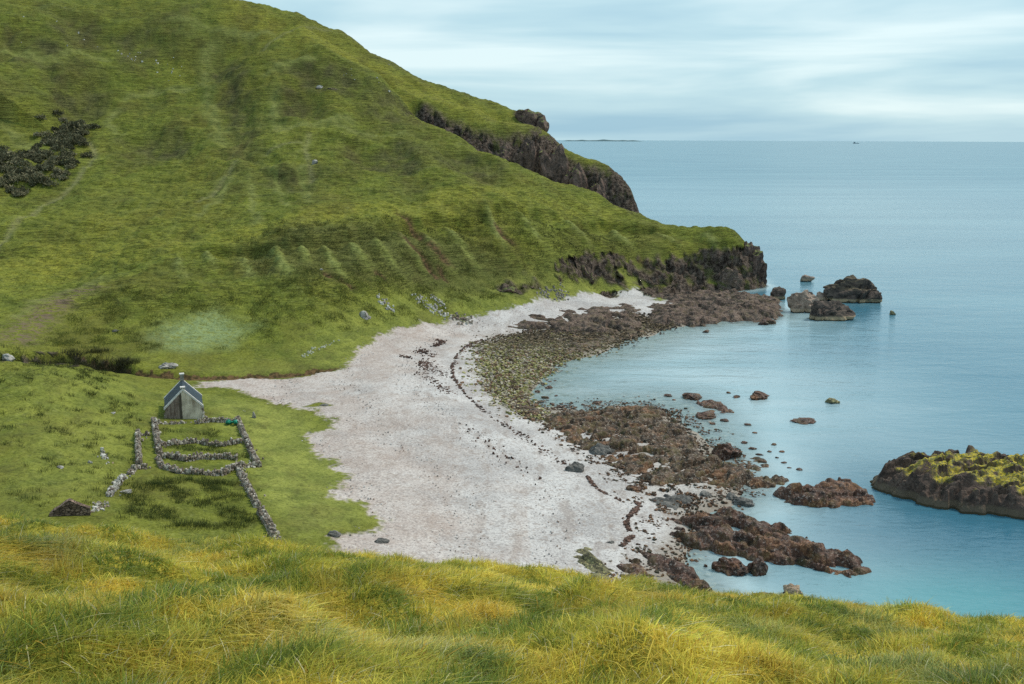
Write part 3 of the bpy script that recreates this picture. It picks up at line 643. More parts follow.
# ------------------------------------------------------------------ rocks
def mat_rock(name, dark, mid, light, weed=0.0, lichen=None, waterband=None, speck=0.3, scale=1.0, grass=False, rough=0.8, rust=0.0):
    m = M(name, rough, 0.3)
    n1 = m.noise(0.9 * scale, 6, 0.7); n2 = m.noise(3.2 * scale, 5, 0.75); n3 = m.noise(0.25 * scale, 3, 0.6); x, y, z = m.xyz(); nx, ny, nzz = m.xyz(m.N)
    c = m.mix(m.ramp(n1, 0.36, 0.62), dark, mid)
    c = m.mix(m.mul(m.ramp(n3, 0.5, 0.62), 0.5), c, tuple(v * 1.3 for v in mid))
    c = m.mix(m.mul(m.ramp(n2, 0.555, 0.64), speck), c, light)
    c = m.mix(m.mul(m.ramp(n2, 0.47, 0.34), 0.5), c, tuple(v * 0.5 for v in dark))
    n6 = m.noise(0.16 * scale, 3, 0.6)
    c = m.mix(m.mul(m.ramp(n6, 0.48, 0.6), 0.28), c, m.mix(m.ramp(n2, 0.42, 0.58), tuple(v * 0.8 for v in mid), tuple(0.5 * a + 0.5 * b for a, b in zip(mid, light))))
    if rust: c = m.mix(m.mul(m.ramp(m.noise(0.3 * scale, 4, 0.65), 0.53, 0.62), rust), c, m.mix(m.ramp(n2, 0.4, 0.6), (0.12, 0.045, 0.02), (0.30, 0.15, 0.07)))
    if weed:
        n4 = m.noise(0.5 * scale, 4, 0.7)
        c = m.mix(m.mul(m.ramp(n4, 0.5, 0.6), weed), c, (0.085, 0.075, 0.018))
    if waterband:
        wb = m.ramp(m.add(z, m.mul(n1, 0.9)), 1.75, 1.25)
        c = m.mix(m.mul(wb, 0.85), c, waterband)
        c = m.mix(m.ramp(z, 0.35, 0.18), c, (0.05, 0.04, 0.02))
    if lichen:
        lz, lcol = lichen
        n5 = m.noise(0.55, 4, 0.65)
        f = m.mul(m.ramp(nzz, 0.15, 0.6), m.ramp(m.add(z, m.mul(n5, 1.2)), lz, lz + 0.7))
        if name.startswith('lichen'): f = m.mul(f, m.ramp(m.attr('inner').outputs['Fac'], 4.2, 5.6))
        c = m.mix(m.mul(f, m.ramp(n5, 0.38, 0.5)), c, m.mix(m.ramp(n2, 0.4, 0.6), lcol, (0.17, 0.17, 0.07) if lcol[0] > 0.3 else tuple(v * 0.8 for v in lcol)))
    if grass:
        f = m.mul(m.ramp(nzz, 0.55, 0.8), m.ramp(n1, 0.35, 0.5)); c = m.mix(f, c, m.mix(m.ramp(n2, 0.4, 0.6), (0.07, 0.09, 0.025), (0.15, 0.165, 0.04)))
    m.col(c); m.bump(m.add(m.mul(n2, 0.5), n1), 0.9, 0.25 / scale)
    return m.m
MR = {
 'weed': mat_rock('weed_covered_rock', (0.015, 0.009, 0.007), (0.098, 0.044, 0.029), (0.42, 0.34, 0.31), weed=0.3, speck=0.7, rough=0.6, rust=0.6),
 'olive': mat_rock('olive_weed_rock', (0.015, 0.010, 0.007), (0.098, 0.055, 0.032), (0.46, 0.40, 0.34), weed=0.45, speck=0.8, rough=0.65, rust=0.6),
 'stack': mat_rock('dark_stack_rock', (0.022, 0.018, 0.018), (0.095, 0.068, 0.058), (0.22, 0.19, 0.12), waterband=(0.36, 0.27, 0.17), speck=0.25),
 'stackg': mat_rock('grass_topped_stack_rock', (0.022, 0.018, 0.018), (0.095, 0.068, 0.058), (0.22, 0.19, 0.12), waterband=(0.36, 0.27, 0.17), speck=0.25, lichen=(3.8, (0.12, 0.092, 0.06))),
 'pale': mat_rock('pale_pinkish_rock', (0.14, 0.095, 0.075), (0.34, 0.25, 0.20), (0.48, 0.40, 0.34), waterband=(0.40, 0.29, 0.20), speck=0.4),
 'islet': mat_rock('lichen_islet_rock', (0.026, 0.019, 0.017), (0.095, 0.062, 0.050), (0.27, 0.22, 0.18), waterband=(0.13, 0.10, 0.07), lichen=(2.7, (0.55, 0.42, 0.03)), speck=0.3),
 'shelf': mat_rock('shelf_rock', (0.020, 0.014, 0.012), (0.140, 0.090, 0.070), (0.46, 0.37, 0.31), weed=0.3, speck=0.55),
 'crag': mat_rock('sea_cliff_rock', (0.020, 0.015, 0.014), (0.15, 0.095, 0.075), (0.34, 0.26, 0.22), speck=0.5, grass=True),
 'grey': mat_rock('grey_field_rock', (0.12, 0.11, 0.105), (0.36, 0.34, 0.32), (0.60, 0.58, 0.54), speck=0.6),
 'dgrey': mat_rock('dark_grey_rock', (0.035, 0.035, 0.036), (0.13, 0.125, 0.12), (0.38, 0.37, 0.35), speck=0.5),
 'yellow': mat_rock('yellow_lichen_rock', (0.05, 0.045, 0.03), (0.22, 0.20, 0.11), (0.55, 0.50, 0.22), speck=0.7),
}
def reef(name, poly, hgt, mat, label, cat='rock reef', res=0.18, seed=1, lift=0, strike=35, ridge=1.0, base=-1.2, edge=1.6, crown=0.4, z0=0.0, group=None, warp=1.0, gaps=0.0, smooth=1, floor=0.35):
    P = np.array(poly, float); cy = P[:, 1].mean(); ymin = P[:, 1].min()
    if lift: P[:, 1] = np.where(P[:, 1] < cy, P[:, 1] + lift * (cy - P[:, 1]) / (cy - ymin), P[:, 1])
    X, Y = AZ(P[:, 0], P[:, 1], z0); W_ = np.stack([X, Y], -1); ctr = W_.mean(0)
    x0, y0 = W_.min(0) - 1.5; x1, y1 = W_.max(0) + 1.5
    gx_ = np.arange(x0, x1, res); gy_ = np.arange(y0, y1, res * 1.15); X, Y = np.meshgrid(gx_, gy_)
    sx = warp * (0.8 * fbm(X / 2.2, Y / 2.2, 4, seed) ); sy = warp * (1.1 * fbm(X / 2.2, Y / 2.2, 4, seed + 50))
    d = sdist(W_, X + sx, Y + sy)
    a = R(strike); u = X * math.cos(a) + Y * math.sin(a); v = -X * math.sin(a) + Y * math.cos(a)
    h1, e1, _ = cells(u / 5.5, v / 1.9, seed + 3, 1.2); h2, e2, _ = cells(u / 2.3, v / 0.9, seed + 9, 1.5); h3, e3, _ = cells(u / 0.75, v / 0.5, seed + 13, 1.6)
    body = sst(0, edge, d)
    dome = crown + (1 - crown) * sst(0, max(3.0, edge * 2.5), d)
    z = hgt * body * (dome * (floor + 0.75 * ridge * h1) + 0.28 * (h2 - 0.4)) + 0.28 * body * (h3 - 0.5) + 0.12 * fbm(X / 0.8, Y / 0.8, 3, seed + 21) * body
    z -= 0.22 * sst(0.12, 0, e2) * body + 0.3 * sst(0.1, 0, e1) * body
    z = z0 + z + np.where(d < 0, np.clip(d * 1.6, -2, 0), 0) + (base) * (1 - body)
    if gaps: z -= gaps * sst(0.18, 0.5, fbm(u / 5.5, v / 2.6, 3, seed + 31)) * hgt * 1.2 + gaps * 0.5 * sst(0.35, 0.6, fbm(u / 1.8, v / 1.2, 2, seed + 33))
    for _ in range(smooth):
        zp = np.pad(z, 1, mode='edge'); z = 0.4 * z + 0.1 * (zp[:-2, 1:-1] + zp[2:, 1:-1] + zp[1:-1, :-2] + zp[1:-1, 2:]) + 0.05 * (zp[:-2, :-2] + zp[2:, 2:] + zp[:-2, 2:] + zp[2:, :-2])
    keep = d > -0.7
    Fq = gridfaces(len(gy_), len(gx_)); kf = keep.ravel()[Fq].all(1); Fq = Fq[kf]
    used = np.unique(Fq); mp_ = -np.ones(X.size, int); mp_[used] = np.arange(len(used))
    V = np.stack([X - ctr[0], Y - ctr[1], z], -1).reshape(-1, 3)[used]
    o = mesh_np(name, V, mp_[Fq], mat=MR[mat] if isinstance(mat, str) else mat, smooth=False, attrs={'inner': (d + 2.2 * noise2(X / 3, Y / 3, seed)).ravel()[used]} if mat == 'islet' else None)
    o.location = (ctr[0], ctr[1], 0)
    return tag(o, label, cat, group)

import bmesh
_ico = {}
def ico(n):
    if n not in _ico:
        b = bmesh.new(); bmesh.ops.create_icosphere(b, subdivisions=n, radius=1.0)
        b.verts.ensure_lookup_table(); _ico[n] = (np.array([v.co[:] for v in b.verts]), np.array([[v.index for v in f.verts] for f in b.faces])); b.free()
    return _ico[n]
def hull(seed, size, n=3, planes=15, rough=0.05, yaw=0.0, flat=0.0, p=16):
    r = np.random.default_rng(seed); D, Fc = ico(n)
    N_ = r.normal(size=(planes, 3)); N_ /= np.linalg.norm(N_, axis=1)[:, None]; dd = r.uniform(0.62, 1.0, planes)
    if flat: N_[0] = (0.1 * r.normal(), 0.1 * r.normal(), 1); N_[0] /= np.linalg.norm(N_[0]); dd[0] = 1 - flat
    q = np.clip(D @ N_.T, 0, None) / dd[None]
    rad = (np.sum(q ** p, 1) + 1e-9) ** (-1.0 / p); rad = np.clip(rad, 0, 1.35)
    V = D * rad[:, None]
    nz_ = fbm(V[:, 0] * 2.2 + seed, V[:, 1] * 2.2 + V[:, 2] * 1.7, 4, seed)
    V *= (1 + rough * 2 * nz_)[:, None]
    V = V * np.array(size)[None]
    c, s_ = math.cos(yaw), math.sin(yaw); V = np.stack([V[:, 0] * c - V[:, 1] * s_, V[:, 0] * s_ + V[:, 1] * c, V[:, 2]], -1)
    return V, Fc
def rocks(name, items, mat, label, cat='rock', group=None, n=3, rough=0.05, loc=None, smooth=False, parent=None):
    """items: (x, y, z, sx, sy, sz, yaw, seed) hulls fused into one crag"""
    Vs = []; Fs = []; k = 0
    if loc is None: loc = (items[0][0], items[0][1], 0)
    for it in items:
        V, Fc = hull(it[7], it[3:6], n, yaw=it[6], rough=rough); V = V + np.array(it[:3]) - np.array(loc)
        Vs.append(V); Fs.append(Fc + k); k += len(V)
    o = mesh_np(name, np.concatenate(Vs), Ft=np.concatenate(Fs), mat=MR[mat] if isinstance(mat, str) else mat, smooth=smooth, parent=parent)
    o.location = loc
    return tag(o, label, cat, group)
def boulder(name, x0, x1, y0, y1, mat, label, seed, cat='boulder', water=True, group=None, n=3, depth=0.8, rough=0.11, multi=1):
    """a rock whose foot stands where bearing (mid, y1) meets the ground"""
    px = (x0 + x1) / 2
    if water: X, Y = map(float, AZ(px, y1, 0)); gzv = 0.0
    else: X, Y = G([(px, y1)])[0]; gzv = gz(X, Y)
    D = math.hypot(Y, CAM_Z - gzv); ww = (x1 - x0) / F_PX * D / 2 * 1.02; hh = (y1 - y0) / F_PX * D
    ds = ww * depth; tanv = (CAM_Z) / Y; hz = max(hh - ds * 1.0 * tanv, hh * 0.45)
    if not water: hz = hh * (0.9 if name == 'standing_stone' else 0.5); gzv -= hz * 0.15
    r = np.random.default_rng(seed)
    its = [(X, Y + ds, gzv + hz * 0.35, ww, ds, hz * 0.78, r.uniform(-.3, .3), seed)]
    for k in range(multi + 1 if water else multi):
        a = r.uniform(-1, 1); s1 = r.uniform(.45, .7)
        its.append((X + a * ww * .6, Y + ds * (1 + r.uniform(-.6, .3)), gzv + hz * 0.2, ww * s1, ds * s1, hz * s1 * .9, r.uniform(0, 3), seed + 7 * k + 1))
    return rocks(name, its, mat, label, cat, group, n=n, rough=rough)

# the big reefs
reef('rock_reef', [(538, 414), (560, 409), (585, 409), (620, 404), (650, 402), (668, 408), (685, 425), (700, 440), (706, 456), (728, 464), (748, 470), (768, 480), (750, 488), (720, 489), (690, 487), (655, 492), (635, 484), (610, 474), (590, 462), (562, 447), (538, 432)], 1.15, 'olive', 'broad brown and olive weed-covered reef between the beach and the bay, largest of the reefs', seed=3, lift=5, strike=35, edge=1.2, base=-0.6, z0=0.35, gaps=0.9)
reef('rock_reef', [(498, 397), (515, 396), (530, 404), (548, 412), (545, 428), (520, 424), (505, 412)], 0.5, 'olive', 'low strip of brown weedy rock at the head of the bay beside the pale cobbles', seed=8, strike=-30, edge=1.5, base=-0.5, z0=0.5)
reef('rock_reef', [(655, 522), (672, 515), (700, 512), (722, 506), (742, 506), (763, 522), (786, 524), (803, 533), (818, 545), (859, 554), (878, 573), (858, 580), (830, 575), (786, 567), (748, 561), (720, 556), (692, 549), (662, 541)], 1.6, 'weed', 'long reddish brown weed-covered reef pointing right into the sea above the near grass', seed=5, lift=6, strike=-32, edge=1.0, base=-1.0, gaps=0.6)
reef('rock_reef', [(764, 494), (791, 484), (823, 478), (852, 476), (866, 490), (882, 501), (873, 506), (830, 511), (784, 505)], 1.7, 'weed', 'dark brown humped reef alone in the water between the islet and the beach', seed=12, lift=7, strike=15, edge=1.3, base=-1.2)
reef('rock_islet', [(856, 484), (872, 468), (900, 460), (935, 455), (975, 456), (1010, 462), (1045, 462), (1075, 468), (1072, 530), (1024, 524), (985, 519), (946, 514), (906, 504), (872, 494)], 4.9, 'islet', 'high dark islet capped with bright yellow lichen at the right edge', 'islet', seed=21, lift=8, strike=10, edge=3.2, base=-1.5, crown=0.5, res=0.16, ridge=0.22, smooth=1, floor=0.62)
reef('rock_reef', [(733, 480), (760, 476), (790, 473), (792, 484), (772, 490), (748, 489)], 0.9, 'olive', 'low dark wedge of rock pointing at the humped reef from the left', seed=31, lift=3, strike=10, edge=0.8, base=-0.6)
reef('rock_reef', [(742, 458), (768, 458), (774, 466), (760, 472), (742, 470), (728, 466)], 0.35, 'olive', 'flat olive green weed ledge awash beside the largest reef', seed=33, strike=0, edge=0.8, base=-0.3)
reef('rock_reef', [(624, 549), (640, 549), (662, 554), (690, 566), (714, 590), (694, 592), (662, 577), (640, 563)], 1.0, 'weed', 'slanting rusty brown rock rib at the beach foot behind the near grass', seed=41, strike=-42, edge=0.8, base=-0.5, z0=0.3)
reef('rock_reef', [(612, 562), (630, 558), (648, 568), (660, 580), (652, 589), (620, 588)], 0.9, 'weed', 'small knot of dark brown rocks just above the near grass crest', seed=43, strike=-20, edge=0.7, base=-0.5, z0=0.5)
reef('rock_reef', [(556, 556), (570, 548), (582, 539), (592, 543), (608, 556), (617, 572), (612, 584), (582, 584), (578, 566)], 0.8, 'yellow', 'scatter of yellow-lichened rocks on the lower beach beside the grass crest', seed=45, strike=-30, edge=0.9, base=-0.5, z0=1.2, crown=0.1)
reef('rock_reef', [(643, 504), (652, 499), (668, 496), (690, 494), (701, 501), (682, 508), (662, 510)], 0.9, 'dgrey', 'dark grey rock slab lying on the sand between the two brown reefs', seed=47, strike=10, edge=0.7, base=-0.5, z0=0.5)
reef('rock_reef', [(645, 536), (655, 536), (668, 543), (680, 552), (668, 553), (655, 546)], 0.4, 'olive', 'thin rusty weed rib on wet sand left of the long reddish reef', seed=49, strike=-40, edge=0.5, base=-0.3, z0=0.35)
reef('rock_shelf', [(640, 294), (660, 288), (690, 285), (740, 286), (770, 290), (786, 296), (786, 318), (765, 322), (735, 321), (700, 326), (668, 326), (645, 330), (635, 312)], 2.0, 'shelf', 'broad jumbled brown rock shelf under the headland tip', 'rock shelf', gaps=0.5, seed=51, lift=8, strike=-8, edge=3.5, base=-1.2, res=0.36, z0=0.4, warp=2.2)
reef('rock_shelf', [(498, 322), (530, 316), (560, 312), (600, 308), (640, 300), (650, 318), (640, 330), (600, 334), (560, 334), (525, 333), (502, 330)], 1.6, 'shelf', 'lower brown and grey rock ledges running out from the pebble beach below the slope', 'rock shelf', gaps=1.0, seed=57, strike=-8, edge=2.5, base=-0.7, res=0.34, z0=0.7, crown=0.2, warp=2.2)
reef('rock_shelf', [(560, 332), (600, 332), (640, 326), (668, 324), (664, 330), (640, 338), (600, 350), (570, 358), (548, 356)], 0.7, 'olive', 'dark weedy boulder fringe along the far shore of the bay', 'rock shelf', gaps=0.7, seed=59, strike=-5, edge=2.0, base=-0.5, res=0.32, z0=0.1, crown=0.2, warp=1.5)

# stacks off the headland
boulder('sea_stack', 832, 883, 280, 303, 'stackg', 'largest sea stack off the headland, flat topped and dark with a pale tide band', 61, 'sea stack', n=5, depth=0.55, multi=4)
boulder('sea_stack', 814, 854, 302, 321, 'stack', 'low dark wedge-shaped stack in front of the largest one', 64, 'sea stack', n=4, depth=0.6, multi=3)
boulder('sea_stack', 790, 817, 297, 313, 'pale', 'pale pinkish rounded stack beside the dark wedge', 67, 'sea stack', n=4, depth=0.6, multi=2)
boulder('boulder', 803, 816, 292, 301, 'stack', 'round black rock perched behind the pale pinkish stack', 71)
boulder('boulder', 817, 833, 293, 301, 'pale', 'small pale rock between the pinkish stack and the largest stack', 73)
boulder('boulder', 801, 813, 275, 282, 'pale', 'lone brown rock in open water beyond the stacks', 75)
boulder('boulder', 770, 787, 287, 300, 'stack', 'black rock just off the end of the headland shelf', 77, multi=2)
boulder('boulder', 762, 777, 318, 325, 'weed', 'small dark rock at the water edge below the shelf end', 79)
boulder('boulder', 704, 710, 330, 333, 'weed', 'tiny black rock alone in the bay below the shelf', 80)
boulder('boulder', 890, 896, 311, 315, 'yellow', 'tiny yellow-green rock in open water right of the stacks', 81)
boulder('boulder', 827, 840, 398, 404, 'yellow', 'small golden yellow rock alone in the bay', 82)
boulder('boulder', 752, 769, 392, 400, 'weed', 'single dark rock in the middle of the bay', 83, multi=2)
boulder('boulder', 797, 818, 419, 424, 'weed', 'flat dark rock barely showing in the bay above the islet', 84, multi=2)
reef('rock_reef', [(692, 403), (705, 401), (722, 403), (734, 409), (732, 414), (718, 412), (705, 409)], 0.6, 'weed', 'small dark reef in the bay off the largest reef', seed=85, strike=-10, edge=0.5, base=-0.4)
boulder('boulder', 683, 704, 393, 400, 'weed', 'dark pale-flecked rock in the bay, behind the small dark reef', 86, multi=3)
boulder('boulder', 697, 720, 412, 419, 'weed', 'narrow dark rock in the bay in front of the small dark reef', 87, multi=3)
boulder('boulder', 715, 738, 442, 460, 'weed', 'brown rock hump just off the right side of the largest reef', 88, multi=3, n=4)
boulder('boulder', 783, 801, 584, 597, 'pale', 'smooth pale grey boulder in the shallows above the near grass', 89, n=4)
boulder('boulder', 758, 784, 592, 605, 'weed', 'dark rock showing above the near grass crest below the pale boulder', 90, multi=3)
boulder('boulder', 720, 748, 557, 575, 'weed', 'rounded brown boulder in the pool under the long reddish reef', 91, multi=2, n=4)
boulder('boulder', 752, 772, 560, 576, 'weed', 'second brown boulder under the long reddish reef, further right', 93, multi=2, n=4)
boulder('boulder', 735, 755, 498, 507, 'dgrey', 'dark grey rock in the shallow pool behind the long reddish reef', 94, multi=2)
boulder('boulder', 698, 713, 491, 500, 'dgrey', 'small dark slab on the sand right of the grey rock slab', 95, multi=2)
boulder('boulder', 727, 739, 493, 501, 'dgrey', 'small grey rock at the pool edge above the long reddish reef', 96)
boulder('boulder', 627, 643, 484, 493, 'weed', 'small reddish rock on the sand below the largest reef', 97, water=False, multi=2)
boulder('boulder', 606, 616, 538, 545, 'dgrey', 'small green-grey rock alone on the beach above the yellow-lichened rocks', 98, water=False)
boulder('boulder', 566, 588, 458, 473, 'dgrey', 'pale grey rock jutting from the beach side of the largest reef', 99, water=False, multi=3)
boulder('boulder', 590, 612, 438, 455, 'dgrey', 'grey rock standing in the middle of the largest reef', 100, water=False, multi=3)
r = np.random.default_rng(5)
small = [(745, 443), (753, 449), (760, 455), (770, 452), (778, 458), (785, 463), (775, 445), (790, 468), (741, 452), (764, 462), (800, 470), (755, 433), (712, 424), (726, 421), (668, 396), (737, 397), (729, 393), (783, 452), (748, 425), (674, 400),
         (541, 402), (552, 404), (560, 407), (570, 404), (538, 392), (549, 388), (583, 405), (545, 398), (598, 403), (556, 396)]
for i, (px, py) in enumerate(small):
    s1 = r.uniform(1.8, 4.5)
    off = ('in the scatter above the dark humped reef' if px >= 740 and py > 430 else 'near the small dark reef in the bay') if i < 20 else 'off the cobbled bay shore'
    boulder('shore_rock', px - s1, px + s1, py - s1 * .5, py + s1 * .25, 'weed', 'small dark rock awash ' + off, 400 + i, 'rock', group='small rocks ' + off, n=2)

# ------------------------------------------------------------------ crags of the headland
def crag(name, label, lst, mat='crag', cat='sea cliff', n=4):
    """lst: bearings (px, py_foot), foot range Y, half width, half depth, height in metres"""
    its = []
    for i, (px, Y, z, sx, sy, sz, yaw) in enumerate(lst):
        x = AD(px, Y, 0)[0]; its.append((x, Y, z, sx, sy, sz, yaw, 700 + i * 13 + len(label)))
    return rocks(name, its, mat, label, cat, n=n, rough=0.08)
crag('sea_cliff', 'tall dark rock bluff forming the tip of the headland, reddish on its face', [(745, 321, 3.6, 4.6, 6, 8.2, .2), (741, 320, 4.2, 4.0, 5, 7.6, -.3), (753, 322, 1.6, 3.2, 5, 6.0, .5), (741, 325, 5.4, 5, 5, 6.0, .1), (759, 321, 0.4, 2.6, 4, 4.0, .4), (733, 322, 6, 4.2, 4, 4.2, .7)], n=5)
crag('sea_cliff', 'smaller grey crag leaning against the foot of the headland bluff', [(728, 311, 2.0, 4.2, 4, 4.4, .3), (721, 312, 1.2, 3.2, 3, 3.4, -.4), (736, 310, 1.0, 2.6, 3, 3.2, .8)], 'shelf', n=4)
crag('sea_cliff', 'low dark cliff band under the grass between the bluff and the long slope', [(700, 315, 3.7, 7.5, 4, 4.8, .05), (680, 314, 3.2, 7, 4, 4.8, .1), (662, 312, 3.6, 5, 4, 4.4, -.2), (646, 309, 4.2, 3.4, 4, 3.4, .3), (712, 316, 4.4, 5, 4, 4.4, 0)], n=5)
crag('rock_outcrop', 'brown rock outcrop on the slope left of the low cliff band', [(584, 293, 7, 2.2, 2.5, 3.2, .5), (590, 291, 5, 1.6, 2, 2.6, .2)], 'crag', 'outcrop')
crag('rock_outcrop', 'dark broken rock face low on the green slope right of the brown outcrop', [(606, 300, 6, 4, 3, 3.6, .3), (618, 303, 5, 3.2, 3, 3.2, -.2), (628, 305, 3.6, 2.6, 3, 3, .2)], 'crag', 'outcrop')
crag('rock_outcrop', 'craggy outcrop on the skyline above the far cliff', [(531, 428, 53.5, 5.0, 5, 5.5, .3), (541, 424, 50.5, 3.8, 4, 4.5, -.2), (523, 430, 55, 3.2, 4, 3.5, .6)], 'crag', 'outcrop')
FC = [(455, 402, 48, 4, 4, 4), (470, 400, 44, 4.5, 4, 5), (486, 399, 40, 5.0, 4, 6), (500, 399, 38.0, 5, 4, 7), (514, 400, 36, 4.5, 4, 8), (527, 402, 37, 4.5, 5, 9), (540, 403, 36.5, 5, 5, 10), (552, 404, 33, 4.6, 5, 10.5), (565, 404, 28, 5, 5, 10), (578, 403, 25.5, 4.6, 5, 9.5), (590, 402, 22, 4.6, 5, 10.5), (602, 400, 18, 4.2, 5, 11), (613, 399, 15, 3.8, 5, 11), (624, 397, 10, 3.6, 5, 11)]
crag('sea_cliff', 'long rocky cliff dropping from the upper hill to the open sea', [(a, b, c - 2.2, d, e, f, .2 * math.sin(a)) for a, b, c, d, e, f in FC], n=4)

# ------------------------------------------------------------------ loose stones
def chips(items, r):
    """jittered blocks; items: (x,y,z,size)"""
    items = np.asarray(items, float); n = len(items)
    base = np.array([[-1, -1, -1], [1, -1, -1], [1, 1, -1], [-1, 1, -1], [-1, -1, 1], [1, -1, 1], [1, 1, 1], [-1, 1, 1]], float)
    V = base[None] * r.uniform(0.55, 1.0, (n, 8, 3)) * r.uniform(0.6, 1.15, (n, 1, 3))
    V[:, 4:, :2] *= 0.78
    a = r.uniform(0, np.pi * 2, n); c = np.cos(a)[:, None]; s_ = np.sin(a)[:, None]
    V = np.stack([V[..., 0] * c - V[..., 1] * s_, V[..., 0] * s_ + V[..., 1] * c, V[..., 2]], -1) * items[:, None, 3:4] * 0.5 + items[:, None, :3]
    F = np.array([[0, 3, 2, 1], [4, 5, 6, 7], [0, 1, 5, 4], [1, 2, 6, 5], [2, 3, 7, 6], [3, 0, 4, 7]])
    return V.reshape(-1, 3), (np.arange(n)[:, None, None] * 8 + F[None]).reshape(-1, 4)
def mat_tint(name, rough=0.85, sc_=4.0, amt=0.5):
    m = M(name, rough, 0.25); t = m.attr('tint').outputs['Color']; n = m.noise(sc_, 5, 0.7)
    m.col(m.mix(m.mul(m.ramp(n, 0.4, 0.65), amt), t, m.mix(0.5, t, (0.05, 0.045, 0.04)))); m.bump(n, 0.7, 0.05); return m.m
MST = mat_tint('loose_stone'); 
def palette(r, n, cols, w):
    cols = np.array(cols); k = r.choice(len(cols), n, p=np.array(w) / sum(w)); return cols[k] * r.uniform(0.75, 1.2, (n, 1))
def inpoly(poly, n, r, feather=1.0):
    P = np.array(poly); o = []
    lo, hi = P.min(0) - feather * 2, P.max(0) + feather * 2; got = 0
    while got < n:
        q = r.uniform(lo, hi, (n * 4, 2)); m_ = sdist(poly, q[:, 0] + 1.5 * noise2(q[:, 0] / 4, q[:, 1] / 4, 7), q[:, 1]) > r.normal(0, feather, n * 4)
        q = q[m_]; o.append(q); got += len(q)
    return np.concatenate(o)[:n]
r = np.random.default_rng(77)
q = inpoly(COB, 10000, r, 2.4); q = q[(q[:, 0] > -12) & (tps_eval(MN, q[:, 0], q[:, 1]) > -0.5)]; z = Hz(q[:, 0], q[:, 1]); sz = r.uniform(0.25, 0.75, len(q)) * r.uniform(0.7, 1.3, len(q))
V, Fq = chips(np.column_stack([q, z + 0.05, sz]), r)
far_k = sst(195, 235, q[:, 1])[:, None]
cc = palette(r, len(q), [(0.34, 0.31, 0.13), (0.20, 0.19, 0.07), (0.10, 0.07, 0.045), (0.46, 0.40, 0.31), (0.22, 0.13, 0.08)], (3, 2.2, 2.2, 3, 1.8)) * (1 - far_k) + palette(r, len(q), [(0.10, 0.07, 0.04), (0.05, 0.035, 0.025), (0.20, 0.15, 0.10)], (3, 3, 2)) * far_k
o = mesh_np('cobbles', V, Fq, mat=MST, smooth=False, attrs={'tint': np.repeat(cc, 8, 0)}); tag(o, kind='stuff', label='yellow-green and brown cobbles at the head of the bay')
SH = [tuple(map(float, AZ(*p))) for p in ((500, 398), (560, 402), (650, 398), (700, 418), (735, 450), (800, 468), (795, 490), (742, 502), (722, 526), (700, 560), (722, 604), (640, 604), (600, 575), (648, 520), (612, 486), (545, 440))]
q = inpoly(SH, 14000, r, 1.2); zt = tps_eval(MN, q[:, 0], q[:, 1]); k = (fbm(q[:, 0] / 2.6, q[:, 1] / 2.6, 3, 131) + 0.45 * (np.abs(zt - 0.05) < 0.3) > 0.12) & (zt > -0.7) & (zt < 1.0); q = q[k]
V, Fq = chips(np.column_stack([q, np.maximum(Hz(q[:, 0], q[:, 1]), -0.12) + 0.02, r.uniform(.15, .6, len(q)) * r.uniform(.6, 1.2, len(q))]), r)
o = mesh_np('shore_stones', V, Fq, mat=MST, smooth=False, attrs={'tint': np.repeat(palette(r, len(q), [(0.07, 0.04, 0.028), (0.13, 0.075, 0.045), (0.05, 0.045, 0.03), (0.30, 0.26, 0.23), (0.17, 0.09, 0.05)], (3, 3, 2, 1, 1.2)), 8, 0)}); tag(o, kind='stuff', label='loose weedy stones strewn round the reefs at the waterline')
# weed and driftwood lines
LINES = [([(500, 335), (483, 340), (464, 349), (456, 357), (452, 368), (454, 380), (462, 391), (472, 401), (482, 410)], 430, .28, 1.3), ([(482, 410), (500, 422), (535, 445), (570, 468)], 200, .8, 1), ([(588, 478), (592, 484), (600, 491), (612, 498), (622, 501)], 170, .18, 1.0),
         ([(636, 503), (640, 507), (632, 514), (626, 522), (628, 530), (632, 536), (626, 543), (619, 550)], 420, .22, 1.3), ([(438, 340), (444, 342), (434, 347)], 130, .6, 1), ([(420, 350), (433, 357)], 130, 1.0, 1), ([(424, 362), (430, 370), (446, 376)], 330, 1.4, 1), ([(424, 373), (436, 382), (450, 395)], 200, 1.2, .8), ([(400, 356), (412, 358)], 40, .5, .8), ([(470, 425), (505, 455), (540, 480)], 60, 1.2, .7)]
it = []
for pts, n, sp1, k in LINES:
    g = np.array(G(pts)); seg = np.hypot(*np.diff(g, axis=0).T); cum = np.concatenate([[0], np.cumsum(seg)]); t = r.uniform(0, cum[-1], n)
    x = np.interp(t, cum, g[:, 0]); y = np.interp(t, cum, g[:, 1]); gate = noise2(t / 1.5, t * 0 + len(pts), 3) > -0.2
    x, y = x[gate] + r.normal(0, sp1 * .7, gate.sum()), y[gate] + r.normal(0, sp1, gate.sum()); it.append(np.column_stack([x, y, Hz(x, y) + 0.03, r.uniform(.18, .5, len(x)) * k ** .4]))
it = np.concatenate(it); V, Fq = chips(it, r); V[:, 2] = V[:, 2]
o = mesh_np('beached_seaweed', V, Fq, mat=MST, smooth=False, attrs={'tint': np.repeat(palette(r, len(it), [(0.09, 0.05, 0.04), (0.16, 0.09, 0.07), (0.05, 0.035, 0.03)], (2, 2, 1)), 8, 0)}); tag(o, kind='stuff', label='dark wavy lines of washed-up seaweed across the beach')
